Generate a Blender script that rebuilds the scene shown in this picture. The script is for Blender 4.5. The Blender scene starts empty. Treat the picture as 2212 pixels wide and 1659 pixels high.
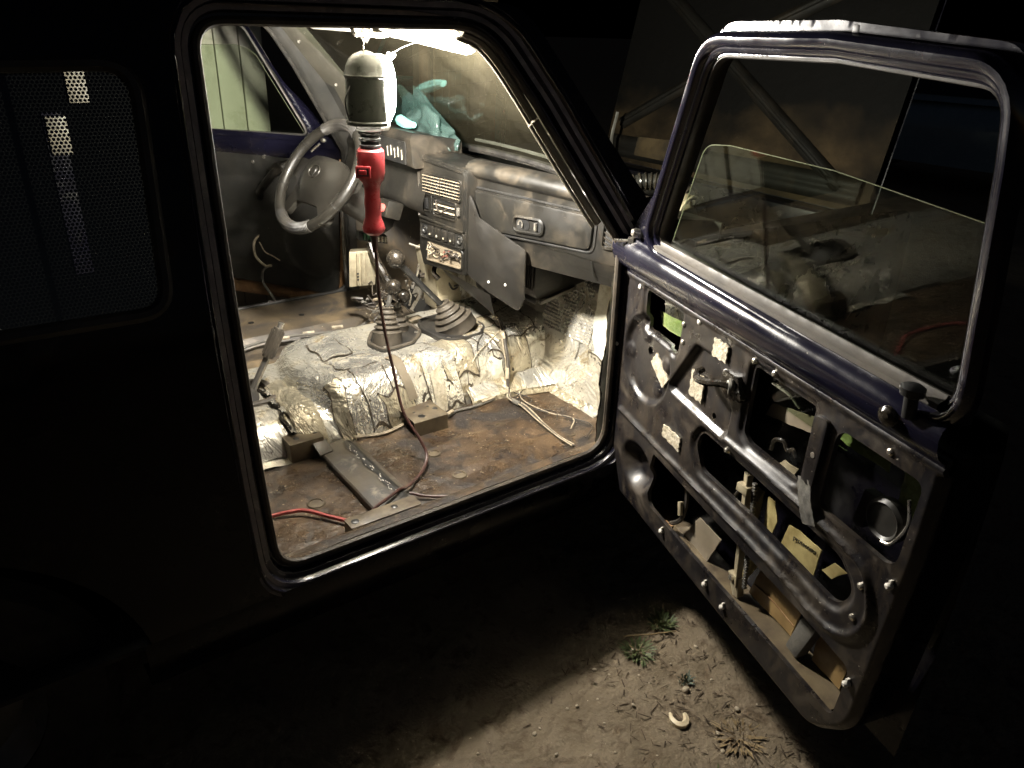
import bpy, bmesh, math, random
import numpy as np
from mathutils import Vector, Matrix, Quaternion, noise as mnoise

random.seed(7)
SC = bpy.context.scene
COL = SC.collection
R = math.radians

# ------------------------------------------------------------------ camera, world, exposure
def setup_camera():
    yaw, pitch, roll = R(37.3344), R(25.5384), R(2.1679)
    f = Vector((math.sin(yaw) * math.cos(pitch), math.cos(yaw) * math.cos(pitch), -math.sin(pitch)))
    r = f.cross(Vector((0, 0, 1))).normalized()
    u = r.cross(f)
    r2 = r * math.cos(roll) + u * math.sin(roll)
    u2 = u * math.cos(roll) - r * math.sin(roll)
    m = Matrix((r2, u2, -f)).transposed().to_4x4()
    m.translation = Vector((-0.3916, -1.3385, 1.539))
    cd = bpy.data.cameras.new('camera')
    cd.sensor_width = 36.0
    cd.lens = 1634.4392 * 36.0 / 2212.0
    cd.clip_start = 0.05
    cd.clip_end = 500
    co = bpy.data.objects.new('camera', cd)
    co.matrix_world = m
    COL.objects.link(co)
    SC.camera = co
setup_camera()

world = bpy.data.worlds.new("World")
SC.world = world
world.use_nodes = True
wn = world.node_tree
bg = wn.nodes['Background']
sky = wn.nodes.new('ShaderNodeTexSky')
sky.sky_type = 'NISHITA'
sky.sun_disc = False
sky.sun_elevation = R(-4)
sky.sun_rotation = R(200)
wn.links.new(sky.outputs[0], bg.inputs[0])
bg.inputs[1].default_value = 0.35

SC.view_settings.view_transform = 'Standard'
SC.view_settings.look = 'None'
SC.view_settings.gamma = 1.0
SC.view_settings.exposure = 0.0
SC.view_settings.use_curve_mapping = False

LAMP_WATTS = 2000.0          # emission strength of the bulb's glass

# ------------------------------------------------------------------ materials
MATS = {}
def nodes_of(name):
    m = bpy.data.materials.new(name)
    m.use_nodes = True
    nt = m.node_tree
    return m, nt, nt.nodes['Principled BSDF']

def ramp(nt, fac, a, b, lo=0.0, hi=1.0):
    n = nt.nodes.new('ShaderNodeMapRange')
    n.inputs['From Min'].default_value = a
    n.inputs['From Max'].default_value = b
    n.inputs['To Min'].default_value = lo
    n.inputs['To Max'].default_value = hi
    nt.links.new(fac, n.inputs['Value'])
    return n.outputs['Result']

def noise_tex(nt, coord, scale, detail=6, rough=0.6, stretch=None, dist=0.0):
    if stretch:
        mp = nt.nodes.new('ShaderNodeMapping')
        mp.inputs['Scale'].default_value = stretch
        nt.links.new(coord, mp.inputs['Vector'])
        coord = mp.outputs[0]
    n = nt.nodes.new('ShaderNodeTexNoise')
    n.inputs['Scale'].default_value = scale
    n.inputs['Detail'].default_value = detail
    n.inputs['Roughness'].default_value = rough
    n.inputs['Distortion'].default_value = dist
    nt.links.new(coord, n.inputs['Vector'])
    return n.outputs['Fac']

def mixc(nt, fac, a, b):
    n = nt.nodes.new('ShaderNodeMix')
    n.data_type = 'RGBA'
    if fac is not None:
        nt.links.new(fac, n.inputs[0])
    for i, c in ((6, a), (7, b)):
        if isinstance(c, tuple):
            n.inputs[i].default_value = (*c, 1)
        else:
            nt.links.new(c, n.inputs[i])
    return n.outputs[2]

def bump(nt, bs, h, strength=0.3, dist=0.01, prev=None):
    b = nt.nodes.new('ShaderNodeBump')
    b.inputs['Strength'].default_value = strength
    b.inputs['Distance'].default_value = dist
    nt.links.new(h, b.inputs['Height'])
    if prev is not None:
        nt.links.new(prev, b.inputs['Normal'])
    nt.links.new(b.outputs[0], bs.inputs['Normal'])
    return b.outputs[0]

def mat(name, c1, c2=None, rough=0.5, metal=0.0, scale=6.0, lo=0.4, hi=0.65, dirt=None, dscale=3.0, dlo=0.5, dhi=0.7,
        bscale=0.0, bstr=0.2, bdist=0.004, rvar=0.15, coat=0.0, stretch=None, specks=None, spscale=60, spt=0.72, dirt2=None, d2scale=2.0, d2lo=0.45, d2hi=0.6, d2stretch=None, spec=None):
    if name in MATS:
        return MATS[name]
    m, nt, bs = nodes_of(name)
    tc = nt.nodes.new('ShaderNodeTexCoord').outputs['Object']
    bs.inputs['Metallic'].default_value = metal
    col = c1
    n1 = noise_tex(nt, tc, scale, stretch=stretch)
    if c2:
        col = mixc(nt, ramp(nt, n1, lo, hi), c1, c2)
    rsrc = ramp(nt, noise_tex(nt, tc, scale * 1.7 + 1), 0.3, 0.7, max(0.03, rough - rvar), min(1, rough + rvar))
    if dirt:
        f = ramp(nt, noise_tex(nt, tc, dscale, 9, 0.68, dist=0.6), dlo, dhi)
        col = mixc(nt, f, col, dirt)
        mx = nt.nodes.new('ShaderNodeMath'); mx.operation = 'MAXIMUM'
        ml = nt.nodes.new('ShaderNodeMath'); ml.operation = 'MULTIPLY'; ml.inputs[1].default_value = 0.75
        nt.links.new(f, ml.inputs[0]); nt.links.new(ml.outputs[0], mx.inputs[0]); nt.links.new(rsrc, mx.inputs[1])
        rsrc = mx.outputs[0]
        if metal > 0:
            nt.links.new(ramp(nt, f, 0, 1, metal, metal * 0.25), bs.inputs['Metallic'])
    if dirt2:
        col = mixc(nt, ramp(nt, noise_tex(nt, tc, d2scale, 10, 0.7, stretch=d2stretch, dist=0.9), d2lo, d2hi), col, dirt2)
    if specks:
        f = ramp(nt, noise_tex(nt, tc, spscale, 2, 0.5), spt, spt + 0.03)
        col = mixc(nt, f, col, specks)
    if isinstance(col, tuple):
        bs.inputs['Base Color'].default_value = (*col, 1)
    else:
        nt.links.new(col, bs.inputs['Base Color'])
    nt.links.new(rsrc, bs.inputs['Roughness'])
    bs.inputs['Coat Weight'].default_value = coat
    bs.inputs['Coat Roughness'].default_value = 0.12
    if spec is not None:
        bs.inputs['Specular IOR Level'].default_value = spec
    if bscale:
        bump(nt, bs, noise_tex(nt, tc, bscale, 5, 0.6), bstr, bdist)
    MATS[name] = m
    return m

def foil_mat(name, base, dirtc, dlo, dhi, rough=0.33, crumple=0.45):
    if name in MATS:
        return MATS[name]
    m, nt, bs = nodes_of(name)
    tc = nt.nodes.new('ShaderNodeTexCoord').outputs['Object']
    f = ramp(nt, noise_tex(nt, tc, 7, 10, 0.74, dist=1.0), dlo, dhi)
    f2 = ramp(nt, noise_tex(nt, tc, 2.6, 6, 0.6), 0.35, 0.7, 0.0, 0.55)
    mx = nt.nodes.new('ShaderNodeMath'); mx.operation = 'ADD'; mx.use_clamp = True
    nt.links.new(f, mx.inputs[0]); nt.links.new(f2, mx.inputs[1])
    c0 = mixc(nt, mx.outputs[0], base, dirtc)
    c0 = mixc(nt, ramp(nt, noise_tex(nt, tc, 75, 3, 0.6, (1.8, 0.8, 0.8)), 0.63, 0.70, 0.0, 0.8), c0, (0.10, 0.075, 0.04))
    nt.links.new(c0, bs.inputs['Base Color'])
    nt.links.new(ramp(nt, mx.outputs[0], 0, 1, 0.86, 0.45), bs.inputs['Metallic'])
    nt.links.new(ramp(nt, mx.outputs[0], 0, 1, rough, 0.6), bs.inputs['Roughness'])
    def ridged(scale, stretch, dist):
        n = noise_tex(nt, tc, scale, 4, 0.6, stretch, dist)
        a = nt.nodes.new('ShaderNodeMath'); a.operation = 'SUBTRACT'; a.inputs[1].default_value = 0.5; nt.links.new(n, a.inputs[0])
        b = nt.nodes.new('ShaderNodeMath'); b.operation = 'ABSOLUTE'; nt.links.new(a.outputs[0], b.inputs[0])
        return ramp(nt, b.outputs[0], 0.0, 0.10)
    p = bump(nt, bs, ridged(5, (1.5, 1, 1), 1.2), crumple, 0.006)
    p = bump(nt, bs, ridged(15, (2.4, 0.8, 0.8), 0.8), crumple * 0.5, 0.003, p)
    bump(nt, bs, noise_tex(nt, tc, 45, 5, 0.6, dist=0.4), crumple * 0.35, 0.003, p)
    MATS[name] = m
    return m

def glass_mat(name, tint, dust=0.02, dustc=(0.3, 0.28, 0.2)):
    """Sheet glass: Schlick reflection over a tinted clear sheet, with a thin film of dust."""
    if name in MATS:
        return MATS[name]
    m = bpy.data.materials.new(name); m.use_nodes = True
    nt = m.node_tree; nt.nodes.clear()
    L = nt.links.new
    geo = nt.nodes.new('ShaderNodeNewGeometry')
    dt = nt.nodes.new('ShaderNodeVectorMath'); dt.operation = 'DOT_PRODUCT'
    L(geo.outputs['Normal'], dt.inputs[0]); L(geo.outputs['Incoming'], dt.inputs[1])
    ab = nt.nodes.new('ShaderNodeMath'); ab.operation = 'ABSOLUTE'; L(dt.outputs['Value'], ab.inputs[0])
    om = nt.nodes.new('ShaderNodeMath'); om.operation = 'SUBTRACT'; om.inputs[0].default_value = 1; L(ab.outputs[0], om.inputs[1])
    pw = nt.nodes.new('ShaderNodeMath'); pw.operation = 'POWER'; pw.inputs[1].default_value = 5; L(om.outputs[0], pw.inputs[0])
    fr = nt.nodes.new('ShaderNodeMath'); fr.operation = 'MULTIPLY_ADD'; fr.inputs[1].default_value = 0.94; fr.inputs[2].default_value = 0.06
    L(pw.outputs[0], fr.inputs[0])
    tr = nt.nodes.new('ShaderNodeBsdfTransparent'); tr.inputs[0].default_value = (*tint, 1)
    gl = nt.nodes.new('ShaderNodeBsdfGlossy'); gl.inputs['Roughness'].default_value = 0.0
    mx = nt.nodes.new('ShaderNodeMixShader'); L(fr.outputs[0], mx.inputs[0]); L(tr.outputs[0], mx.inputs[1]); L(gl.outputs[0], mx.inputs[2])
    df = nt.nodes.new('ShaderNodeBsdfDiffuse'); df.inputs[0].default_value = (*dustc, 1)
    tc = nt.nodes.new('ShaderNodeTexCoord').outputs['Object']
    dn = ramp(nt, noise_tex(nt, tc, 5, 8, 0.65), 0.3, 0.75, dust * 0.4, dust * 1.8)
    m2 = nt.nodes.new('ShaderNodeMixShader'); L(dn, m2.inputs[0]); L(mx.outputs[0], m2.inputs[1]); L(df.outputs[0], m2.inputs[2])
    out = nt.nodes.new('ShaderNodeOutputMaterial'); L(m2.outputs[0], out.inputs[0])
    MATS[name] = m
    return m

def perforated_mat(name):
    m = bpy.data.materials.new(name); m.use_nodes = True
    nt = m.node_tree; nt.nodes.clear(); L = nt.links.new
    tc = nt.nodes.new('ShaderNodeTexCoord').outputs['Object']
    sp = nt.nodes.new('ShaderNodeSeparateXYZ'); L(tc, sp.inputs[0])
    cb = nt.nodes.new('ShaderNodeCombineXYZ'); L(sp.outputs[0], cb.inputs[0]); L(sp.outputs[2], cb.inputs[1])
    p = 0.0062
    dist = []
    for off in (0.0, 0.5):
        ma = nt.nodes.new('ShaderNodeVectorMath'); ma.operation = 'MULTIPLY_ADD'
        ma.inputs[1].default_value = (1 / p, 1 / (p * 1.732), 0); ma.inputs[2].default_value = (off, off, 0)
        L(cb.outputs[0], ma.inputs[0])
        fr = nt.nodes.new('ShaderNodeVectorMath'); fr.operation = 'FRACTION'; L(ma.outputs[0], fr.inputs[0])
        sb = nt.nodes.new('ShaderNodeVectorMath'); sb.operation = 'MULTIPLY_ADD'
        sb.inputs[1].default_value = (1, 1.732, 0); sb.inputs[2].default_value = (-0.5, -0.866, 0); L(fr.outputs[0], sb.inputs[0])
        ln = nt.nodes.new('ShaderNodeVectorMath'); ln.operation = 'LENGTH'; L(sb.outputs[0], ln.inputs[0])
        dist.append(ln.outputs['Value'])
    mn = nt.nodes.new('ShaderNodeMath'); mn.operation = 'MINIMUM'; L(dist[0], mn.inputs[0]); L(dist[1], mn.inputs[1])
    f = ramp(nt, mn.outputs[0], 0.36, 0.40, 1.0, 0.0)
    tr = nt.nodes.new('ShaderNodeBsdfTransparent'); df = nt.nodes.new('ShaderNodeBsdfDiffuse'); df.inputs[0].default_value = (0.0015, 0.0015, 0.0015, 1)
    mx = nt.nodes.new('ShaderNodeMixShader'); L(f, mx.inputs[0]); L(tr.outputs[0], mx.inputs[1]); L(df.outputs[0], mx.inputs[2])
    out = nt.nodes.new('ShaderNodeOutputMaterial'); L(mx.outputs[0], out.inputs[0])
    MATS[name] = m
    return m

def emit_mat(name, color, strength):
    m = bpy.data.materials.new(name); m.use_nodes = True
    nt = m.node_tree; nt.nodes.clear()
    e = nt.nodes.new('ShaderNodeEmission'); e.inputs[0].default_value = (*color, 1); e.inputs[1].default_value = strength
    o = nt.nodes.new('ShaderNodeOutputMaterial'); nt.links.new(e.outputs[0], o.inputs[0])
    MATS[name] = m
    return m

def bag_mat(name, c):
    m = bpy.data.materials.new(name); m.use_nodes = True
    nt = m.node_tree; nt.nodes.clear(); L = nt.links.new
    tr = nt.nodes.new('ShaderNodeBsdfTransparent'); tr.inputs[0].default_value = (*[0.3 + 0.6 * v for v in c], 1)
    tl = nt.nodes.new('ShaderNodeBsdfTranslucent'); tl.inputs[0].default_value = (*c, 1)
    df = nt.nodes.new('ShaderNodeBsdfDiffuse'); df.inputs[0].default_value = (*c, 1)
    gl = nt.nodes.new('ShaderNodeBsdfGlossy'); gl.inputs['Roughness'].default_value = 0.15
    a = nt.nodes.new('ShaderNodeMixShader'); a.inputs[0].default_value = 0.5; L(tl.outputs[0], a.inputs[1]); L(df.outputs[0], a.inputs[2])
    b = nt.nodes.new('ShaderNodeMixShader'); b.inputs[0].default_value = 0.2; L(tr.outputs[0], b.inputs[1]); L(a.outputs[0], b.inputs[2])
    d = nt.nodes.new('ShaderNodeMixShader'); d.inputs[0].default_value = 0.05; L(b.outputs[0], d.inputs[1]); L(gl.outputs[0], d.inputs[2])
    o = nt.nodes.new('ShaderNodeOutputMaterial'); L(d.outputs[0], o.inputs[0])
    MATS[name] = m
    return m

PAINT = mat('navy_paint', (0.0055, 0.0052, 0.0115), (0.0068, 0.0064, 0.015), rough=0.22, scale=4, dirt=(0.03, 0.025, 0.024), dscale=7, dlo=0.56, dhi=0.8, coat=0.5, bscale=180, bstr=0.04, bdist=0.002, specks=(0.35, 0.32, 0.28), spscale=150, spt=0.76)
PANEL = mat('dusty_navy_steel', (0.0075, 0.0066, 0.008), (0.017, 0.0145, 0.0135), rough=0.38, scale=8, dirt=(0.05, 0.039, 0.028), dscale=11, dlo=0.5, dhi=0.66, coat=0.1, rvar=0.2, dirt2=(0.032, 0.025, 0.018), d2scale=5, d2lo=0.5, d2hi=0.66, d2stretch=(5, 5, 1.2), bscale=70, bstr=0.14, bdist=0.003, specks=(0.4, 0.36, 0.3), spscale=170, spt=0.74)
SKIN = mat('black_navy_skin', (0.0022, 0.002, 0.004), (0.003, 0.0026, 0.005), rough=0.28, scale=3, dirt=(0.0035, 0.003, 0.0028), dscale=4, spec=0.25)
BOUNCEP = mat('bounce_lit_jamb_paint', (0.17, 0.15, 0.16), (0.25, 0.225, 0.225), rough=0.4, scale=20, dirt=(0.32, 0.29, 0.27), dscale=25, dlo=0.55, dhi=0.7, specks=(0.45, 0.42, 0.4), spscale=160, spt=0.72)  # dusty jamb paint lightened to carry light bounced off the open door
SILL = mat('scuffed_sill_paint', (0.045, 0.042, 0.05), (0.085, 0.078, 0.082), rough=0.45, scale=14, dirt=(0.15, 0.13, 0.115), dscale=16, dlo=0.52, dhi=0.68, bscale=60, bstr=0.12, specks=(0.45, 0.42, 0.38), spscale=70, spt=0.7)
RUBBER = mat('black_rubber', (0.012, 0.011, 0.010), (0.03, 0.027, 0.022), rough=0.5, scale=12, bscale=40, bstr=0.1)
BROWNRUB = mat('dusty_seal_rubber', (0.03, 0.024, 0.018), (0.07, 0.055, 0.038), rough=0.6, scale=20)
DASH = mat('dash_plastic', (0.0078, 0.0072, 0.006), (0.013, 0.012, 0.0097), rough=0.46, scale=9, dirt=(0.044, 0.036, 0.026), dscale=9, dlo=0.50, dhi=0.74, spec=0.28, bscale=500, bstr=0.12, bdist=0.001, specks=(0.3, 0.27, 0.2), spscale=160, spt=0.77)
DASHDK = mat('dark_dash_plastic', (0.011, 0.010, 0.0085), (0.018, 0.016, 0.013), rough=0.42, scale=9, dirt=(0.04, 0.033, 0.024), dscale=9, dlo=0.54, dhi=0.75, bscale=300, bstr=0.08, bdist=0.001)
BLACKP = mat('black_plastic', (0.01, 0.01, 0.01), (0.02, 0.019, 0.017), rough=0.4, scale=10)
TRIM = mat('black_door_trim', (0.016, 0.016, 0.014), (0.03, 0.028, 0.024), rough=0.5, scale=10, bscale=200, bstr=0.15, bdist=0.001, specks=(0.2, 0.18, 0.15), spscale=120, spt=0.76)
WHEELP = mat('steering_wheel_plastic', (0.0085, 0.0077, 0.0062), (0.0135, 0.0122, 0.0098), spec=0.32, rough=0.38, scale=8, bscale=260, bstr=0.08, bdist=0.001)
FOIL = foil_mat('foil', (0.88, 0.85, 0.76), (0.26, 0.215, 0.135), 0.50, 0.64, rough=0.22, crumple=0.5)
FOIL2 = foil_mat('foil_clean', (0.92, 0.89, 0.80), (0.40, 0.34, 0.23), 0.54, 0.68, rough=0.18, crumple=0.42)
FOILT = foil_mat('foil_tarnished', (0.66, 0.60, 0.46), (0.27, 0.22, 0.14), 0.45, 0.65, rough=0.28, crumple=0.55)
CREAM = mat('cream_foil_backing', (0.66, 0.64, 0.52), (0.78, 0.76, 0.64), rough=0.42, metal=0.15, scale=9, dirt=(0.3, 0.26, 0.14), dscale=11, dlo=0.52, dhi=0.7, bscale=22, bstr=0.5, bdist=0.01)
FLOOR = mat('rusty_brown_floor', (0.042, 0.0265, 0.0155), (0.105, 0.068, 0.038), rough=0.33, scale=4.5, lo=0.36, hi=0.60, dirt=(0.014, 0.010, 0.0075), dscale=6, dlo=0.47, dhi=0.62, bscale=40, bstr=0.5, bdist=0.008, rvar=0.2, specks=(0.42, 0.33, 0.22), spscale=120, spt=0.70, dirt2=(0.026, 0.018, 0.013), d2scale=14, d2lo=0.5, d2hi=0.62)
DRVFLOOR = mat('driver_floor', (0.085, 0.066, 0.043), (0.045, 0.04, 0.036), rough=0.42, scale=5, dirt=(0.19, 0.14, 0.08), dscale=5, bscale=22, bstr=0.2, stretch=(0.6, 2.4, 1), specks=(0.4, 0.35, 0.25), spscale=80, spt=0.75)
MEMBER = mat('worn_member_steel', (0.085, 0.07, 0.05), (0.05, 0.05, 0.052), rough=0.45, scale=6, dirt=(0.28, 0.24, 0.19), dscale=12, dlo=0.55, dhi=0.72, bscale=60, bstr=0.1)
BRACKET = mat('brown_bracket_steel', (0.13, 0.10, 0.058), (0.055, 0.04, 0.025), rough=0.5, scale=12, bscale=60, bstr=0.1)
SHINY = mat('bright_zinc', (0.7, 0.66, 0.58), (0.55, 0.5, 0.42), rough=0.3, metal=0.9, scale=40)
CLIP = mat('white_trim_clip', (0.72, 0.69, 0.62), (0.5, 0.46, 0.4), rough=0.4, scale=90)
PATCH = mat('sound_damping_patch', (0.62, 0.56, 0.44), (0.44, 0.38, 0.27), rough=0.42, metal=0.25, scale=80, lo=0.45, hi=0.6, bscale=130, bstr=0.9, bdist=0.004)
YELLOW = mat('yellow_film', (0.34, 0.28, 0.125), (0.2, 0.155, 0.06), rough=0.45, scale=20, bscale=24, bstr=0.4, bdist=0.006)
TAN = mat('tan_board', (0.30, 0.195, 0.075), (0.2, 0.125, 0.045), rough=0.55, scale=14, bscale=20, bstr=0.2)
BEIGE = mat('beige_plate', (0.21, 0.175, 0.125), (0.15, 0.12, 0.082), rough=0.5, scale=12)
RUST = mat('rust_brown', (0.20, 0.105, 0.042), (0.13, 0.065, 0.026), rough=0.6, scale=14, dirt=(0.32, 0.2, 0.1), dscale=12, bscale=40, bstr=0.2)
CREAMM = mat('cream_metal', (0.36, 0.31, 0.205), (0.25, 0.21, 0.135), rough=0.4, metal=0.2, scale=30)
GLUE = mat('dark_adhesive', (0.03, 0.022, 0.013), (0.055, 0.04, 0.024), rough=0.6, scale=30)
GREYFOAM = mat('grey_foam', (0.13, 0.12, 0.10), (0.09, 0.085, 0.075), rough=0.8, scale=30, bscale=60, bstr=0.4)
RED = mat('red_plastic', (0.42, 0.05, 0.055), (0.34, 0.04, 0.045), rough=0.32, scale=20)
REDCABLE = mat('red_cable', (0.48, 0.10, 0.085), (0.4, 0.08, 0.07), rough=0.4, scale=40)
CORD = mat('brown_cord', (0.075, 0.03, 0.024), (0.055, 0.024, 0.02), rough=0.4, scale=40)
WIREW = mat('pale_wire', (0.46, 0.39, 0.28), (0.2, 0.165, 0.115), rough=0.45, scale=60)
WIREB = mat('dark_wire', (0.03, 0.026, 0.022), (0.05, 0.04, 0.03), rough=0.45, scale=60)
WIRER = mat('dull_red_wire', (0.25, 0.06, 0.04), (0.2, 0.05, 0.035), rough=0.45, scale=60)
BOOT = mat('dusty_rubber_boot', (0.062, 0.051, 0.037), (0.036, 0.03, 0.022), rough=0.62, scale=18, bscale=60, bstr=0.1)
BALL = mat('worn_black_ball', (0.012, 0.0105, 0.0085), (0.035, 0.028, 0.02), rough=0.25, scale=30)
ALU = mat('cast_aluminium', (0.42, 0.37, 0.26), (0.3, 0.26, 0.18), rough=0.45, metal=0.5, scale=30, bscale=40, bstr=0.1)
SHADE = mat('grey_green_shield', (0.035, 0.04, 0.032), (0.05, 0.055, 0.045), rough=0.34, scale=20, coat=0.2)
REFL = mat('white_reflector', (0.85, 0.84, 0.8), rough=0.4)
VISOR = mat('pale_visor_vinyl', (0.78, 0.76, 0.68), (0.72, 0.69, 0.6), rough=0.5, scale=10)
HEADL = mat('headliner', (0.20, 0.185, 0.15), (0.15, 0.14, 0.11), rough=0.8, scale=10)
PILLAR = mat('pillar_trim', (0.04, 0.037, 0.028), (0.055, 0.05, 0.037), rough=0.55, scale=8, bscale=120, bstr=0.1)
SEALPALE = mat('pale_pillar_seal', (0.16, 0.14, 0.10), (0.21, 0.185, 0.135), rough=0.5, scale=12)
HOODIN = mat('dusty_hood_underside', (0.0045, 0.004, 0.0032), (0.003, 0.0026, 0.002), rough=0.6, scale=5, dirt=(0.012, 0.009, 0.006), dscale=5, bscale=30, bstr=0.2, spec=0.12)
HOODIN2 = None
HOODDUST = mat('dusty_hood_ledge', (0.025, 0.0175, 0.009), (0.008, 0.006, 0.004), rough=0.6, scale=7, dirt=(0.045, 0.031, 0.0145), dscale=6, dlo=0.52, dhi=0.68, bscale=30, bstr=0.2, spec=0.2)
ENGINE = mat('black_engine_plastic', (0.015, 0.014, 0.012), (0.03, 0.027, 0.022), rough=0.4, scale=12)
LIGHTSTOP = mat('light_stop_black', (0.0012, 0.0012, 0.0012), rough=0.95, spec=0.0)  # near-black for panels that swallow stray light behind the quarter windows
TYRE = mat('tyre_rubber', (0.012, 0.012, 0.012), (0.022, 0.02, 0.018), rough=0.8, scale=20)
STEELG = mat('grey_steel', (0.25, 0.24, 0.22), (0.18, 0.17, 0.15), rough=0.4, metal=0.7, scale=12)
GROUND = mat('dry_soil', (0.145, 0.112, 0.07), (0.20, 0.158, 0.105), rough=0.9, scale=7, dirt=(0.075, 0.05, 0.026), dscale=14, dlo=0.52, dhi=0.68, bscale=55, bstr=0.6, bdist=0.02, specks=(0.4, 0.34, 0.24), spscale=85, spt=0.75)
STONE = mat('pale_pebble', (0.42, 0.36, 0.26), (0.28, 0.23, 0.16), rough=0.8, scale=60)
BONE = mat('cream_fragment', (0.72, 0.62, 0.42), (0.62, 0.5, 0.32), rough=0.5, scale=40)
LEAF = mat('weed_green', (0.06, 0.085, 0.028), (0.09, 0.10, 0.04), rough=0.6, scale=40)
LEAFB = mat('weed_bluegreen', (0.075, 0.10, 0.075), (0.10, 0.12, 0.08), rough=0.6, scale=40)
STRAW = mat('dry_straw', (0.30, 0.22, 0.11), (0.12, 0.08, 0.04), rough=0.8, scale=30)
TWIG = mat('dark_twig', (0.05, 0.034, 0.02), (0.09, 0.06, 0.034), rough=0.8, scale=30)
BOARD = mat('pale_green_board', (0.66, 0.64, 0.53), (0.58, 0.56, 0.46), rough=0.6, scale=5, dirt=(0.3, 0.3, 0.18), dscale=3, bscale=30, bstr=0.1)
TILE = mat('brown_wall_tile', (0.19, 0.145, 0.09), (0.15, 0.11, 0.065), rough=0.5, scale=6)
TILE2 = mat('dull_wall_tile', (0.16, 0.125, 0.08), (0.13, 0.10, 0.06), rough=0.6, scale=6)
JOINT = mat('dark_wall_joint', (0.06, 0.045, 0.03), rough=0.9)
WOOD = mat('old_pole_wood', (0.14, 0.085, 0.05), (0.09, 0.055, 0.034), rough=0.8, scale=6, stretch=(8, 8, 1), bscale=30, bstr=0.3)
TEALCAR = mat('teal_car_paint', (0.10, 0.32, 0.32), (0.09, 0.28, 0.28), rough=0.25, scale=3, coat=0.5)
BLUECAR = mat('pale_blue_car_paint', (0.20, 0.30, 0.38), (0.18, 0.27, 0.35), rough=0.25, scale=3, coat=0.6)
DARKGLASS = mat('dark_car_glass', (0.01, 0.012, 0.014), rough=0.08)
LENS = mat('lamp_lens', (0.6, 0.7, 0.7), rough=0.1, metal=0.3)
PLATE = mat('white_plate', (0.75, 0.78, 0.76), rough=0.4)
CIRCUIT = mat('green_connector', (0.03, 0.10, 0.05), rough=0.4)
GLASS = glass_mat('door_glass', (0.90, 0.94, 0.87), 0.0012)
WSGLASS = glass_mat('windscreen_glass', (0.9, 0.94, 0.88), 0.026, (0.35, 0.31, 0.2))
GREENSHEET = mat('opaque_green_sheet', (0.20, 0.24, 0.09), (0.15, 0.19, 0.07), rough=0.25, scale=20)
GLASSEDGE = mat('ground_glass_edge', (0.16, 0.17, 0.11), rough=0.3)
TINT = glass_mat('tinted_quarter_glass', (0.10, 0.11, 0.09), 0.003)
PERF = perforated_mat('perforated_film')
BULB = emit_mat('lit_bulb_glass', (1.0, 0.945, 0.85), LAMP_WATTS)
BAG = bag_mat('teal_plastic_bag', (0.26, 0.42, 0.38))

# ------------------------------------------------------------------ mesh helpers
def root(name, label, cat, loc, group=None):
    o = bpy.data.objects.new(name, None)
    COL.objects.link(o)
    o.location = loc
    o.empty_display_size = 0.1
    o['label'] = label; o['category'] = cat
    if group: o['group'] = group
    return o

def attach(o, parent):
    o.parent = parent
    m = Matrix.Identity(4)
    p = parent
    while p is not None:
        m = m @ Matrix.Translation(p.location).inverted() if p.type == 'EMPTY' else m
        p = None
    o.matrix_parent_inverse = m

def add(name, vf, material, parent=None, T=None, angle=35, bevel=0.0, label=None, cat=None, group=None, kind=None, merge=False, mirror_flip=False):
    v, f = vf
    if T is not None:
        v = [T(*p) for p in v]
    me = bpy.data.meshes.new(name)
    bm = bmesh.new()
    vs = [bm.verts.new(p) for p in v]
    for q in f:
        try:
            bm.faces.new([vs[i] for i in q])
        except ValueError:
            pass
    if merge:
        bmesh.ops.remove_doubles(bm, verts=bm.verts, dist=1e-5)
    bmesh.ops.recalc_face_normals(bm, faces=bm.faces)
    if bevel > 0:
        es = [e for e in bm.edges if len(e.link_faces) == 2 and e.calc_face_angle(0) > R(30)]
        bmesh.ops.bevel(bm, geom=es, offset=bevel, segments=2, profile=0.6, affect='EDGES', clamp_overlap=True)
    bm.to_mesh(me); bm.free()
    me.polygons.foreach_set('use_smooth', [True] * len(me.polygons))
    me.set_sharp_from_angle(angle=R(angle))
    me.materials.append(material)
    o = bpy.data.objects.new(name, me)
    COL.objects.link(o)
    if parent is not None:
        attach(o, parent)
    if label: o['label'] = label
    if cat: o['category'] = cat
    if group: o['group'] = group
    if kind: o['kind'] = kind
    return o

def inst(name, me, parent, matrix):
    o = bpy.data.objects.new(name, me)
    COL.objects.link(o)
    if parent is not None:
        attach(o, parent)
        o.matrix_basis = matrix
    else:
        o.matrix_world = matrix
    return o

def join(*vfs):
    V, F = [], []
    for v, f in vfs:
        n = len(V)
        V += list(v)
        F += [tuple(i + n for i in q) for q in f]
    return V, F

def box(x0, x1, y0, y1, z0, z1):
    v = [(x, y, z) for z in (z0, z1) for y in (y0, y1) for x in (x0, x1)]
    return v, [(0, 2, 3, 1), (4, 5, 7, 6), (0, 1, 5, 4), (2, 6, 7, 3), (0, 4, 6, 2), (1, 3, 7, 5)]

def obox(c, ax, ay, az):
    """Box with centre c and half axis vectors."""
    c, ax, ay, az = map(Vector, (c, ax, ay, az))
    v = [tuple(c + ax * i + ay * j + az * k) for k in (-1, 1) for j in (-1, 1) for i in (-1, 1)]
    return v, [(0, 2, 3, 1), (4, 5, 7, 6), (0, 1, 5, 4), (2, 6, 7, 3), (0, 4, 6, 2), (1, 3, 7, 5)]

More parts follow.
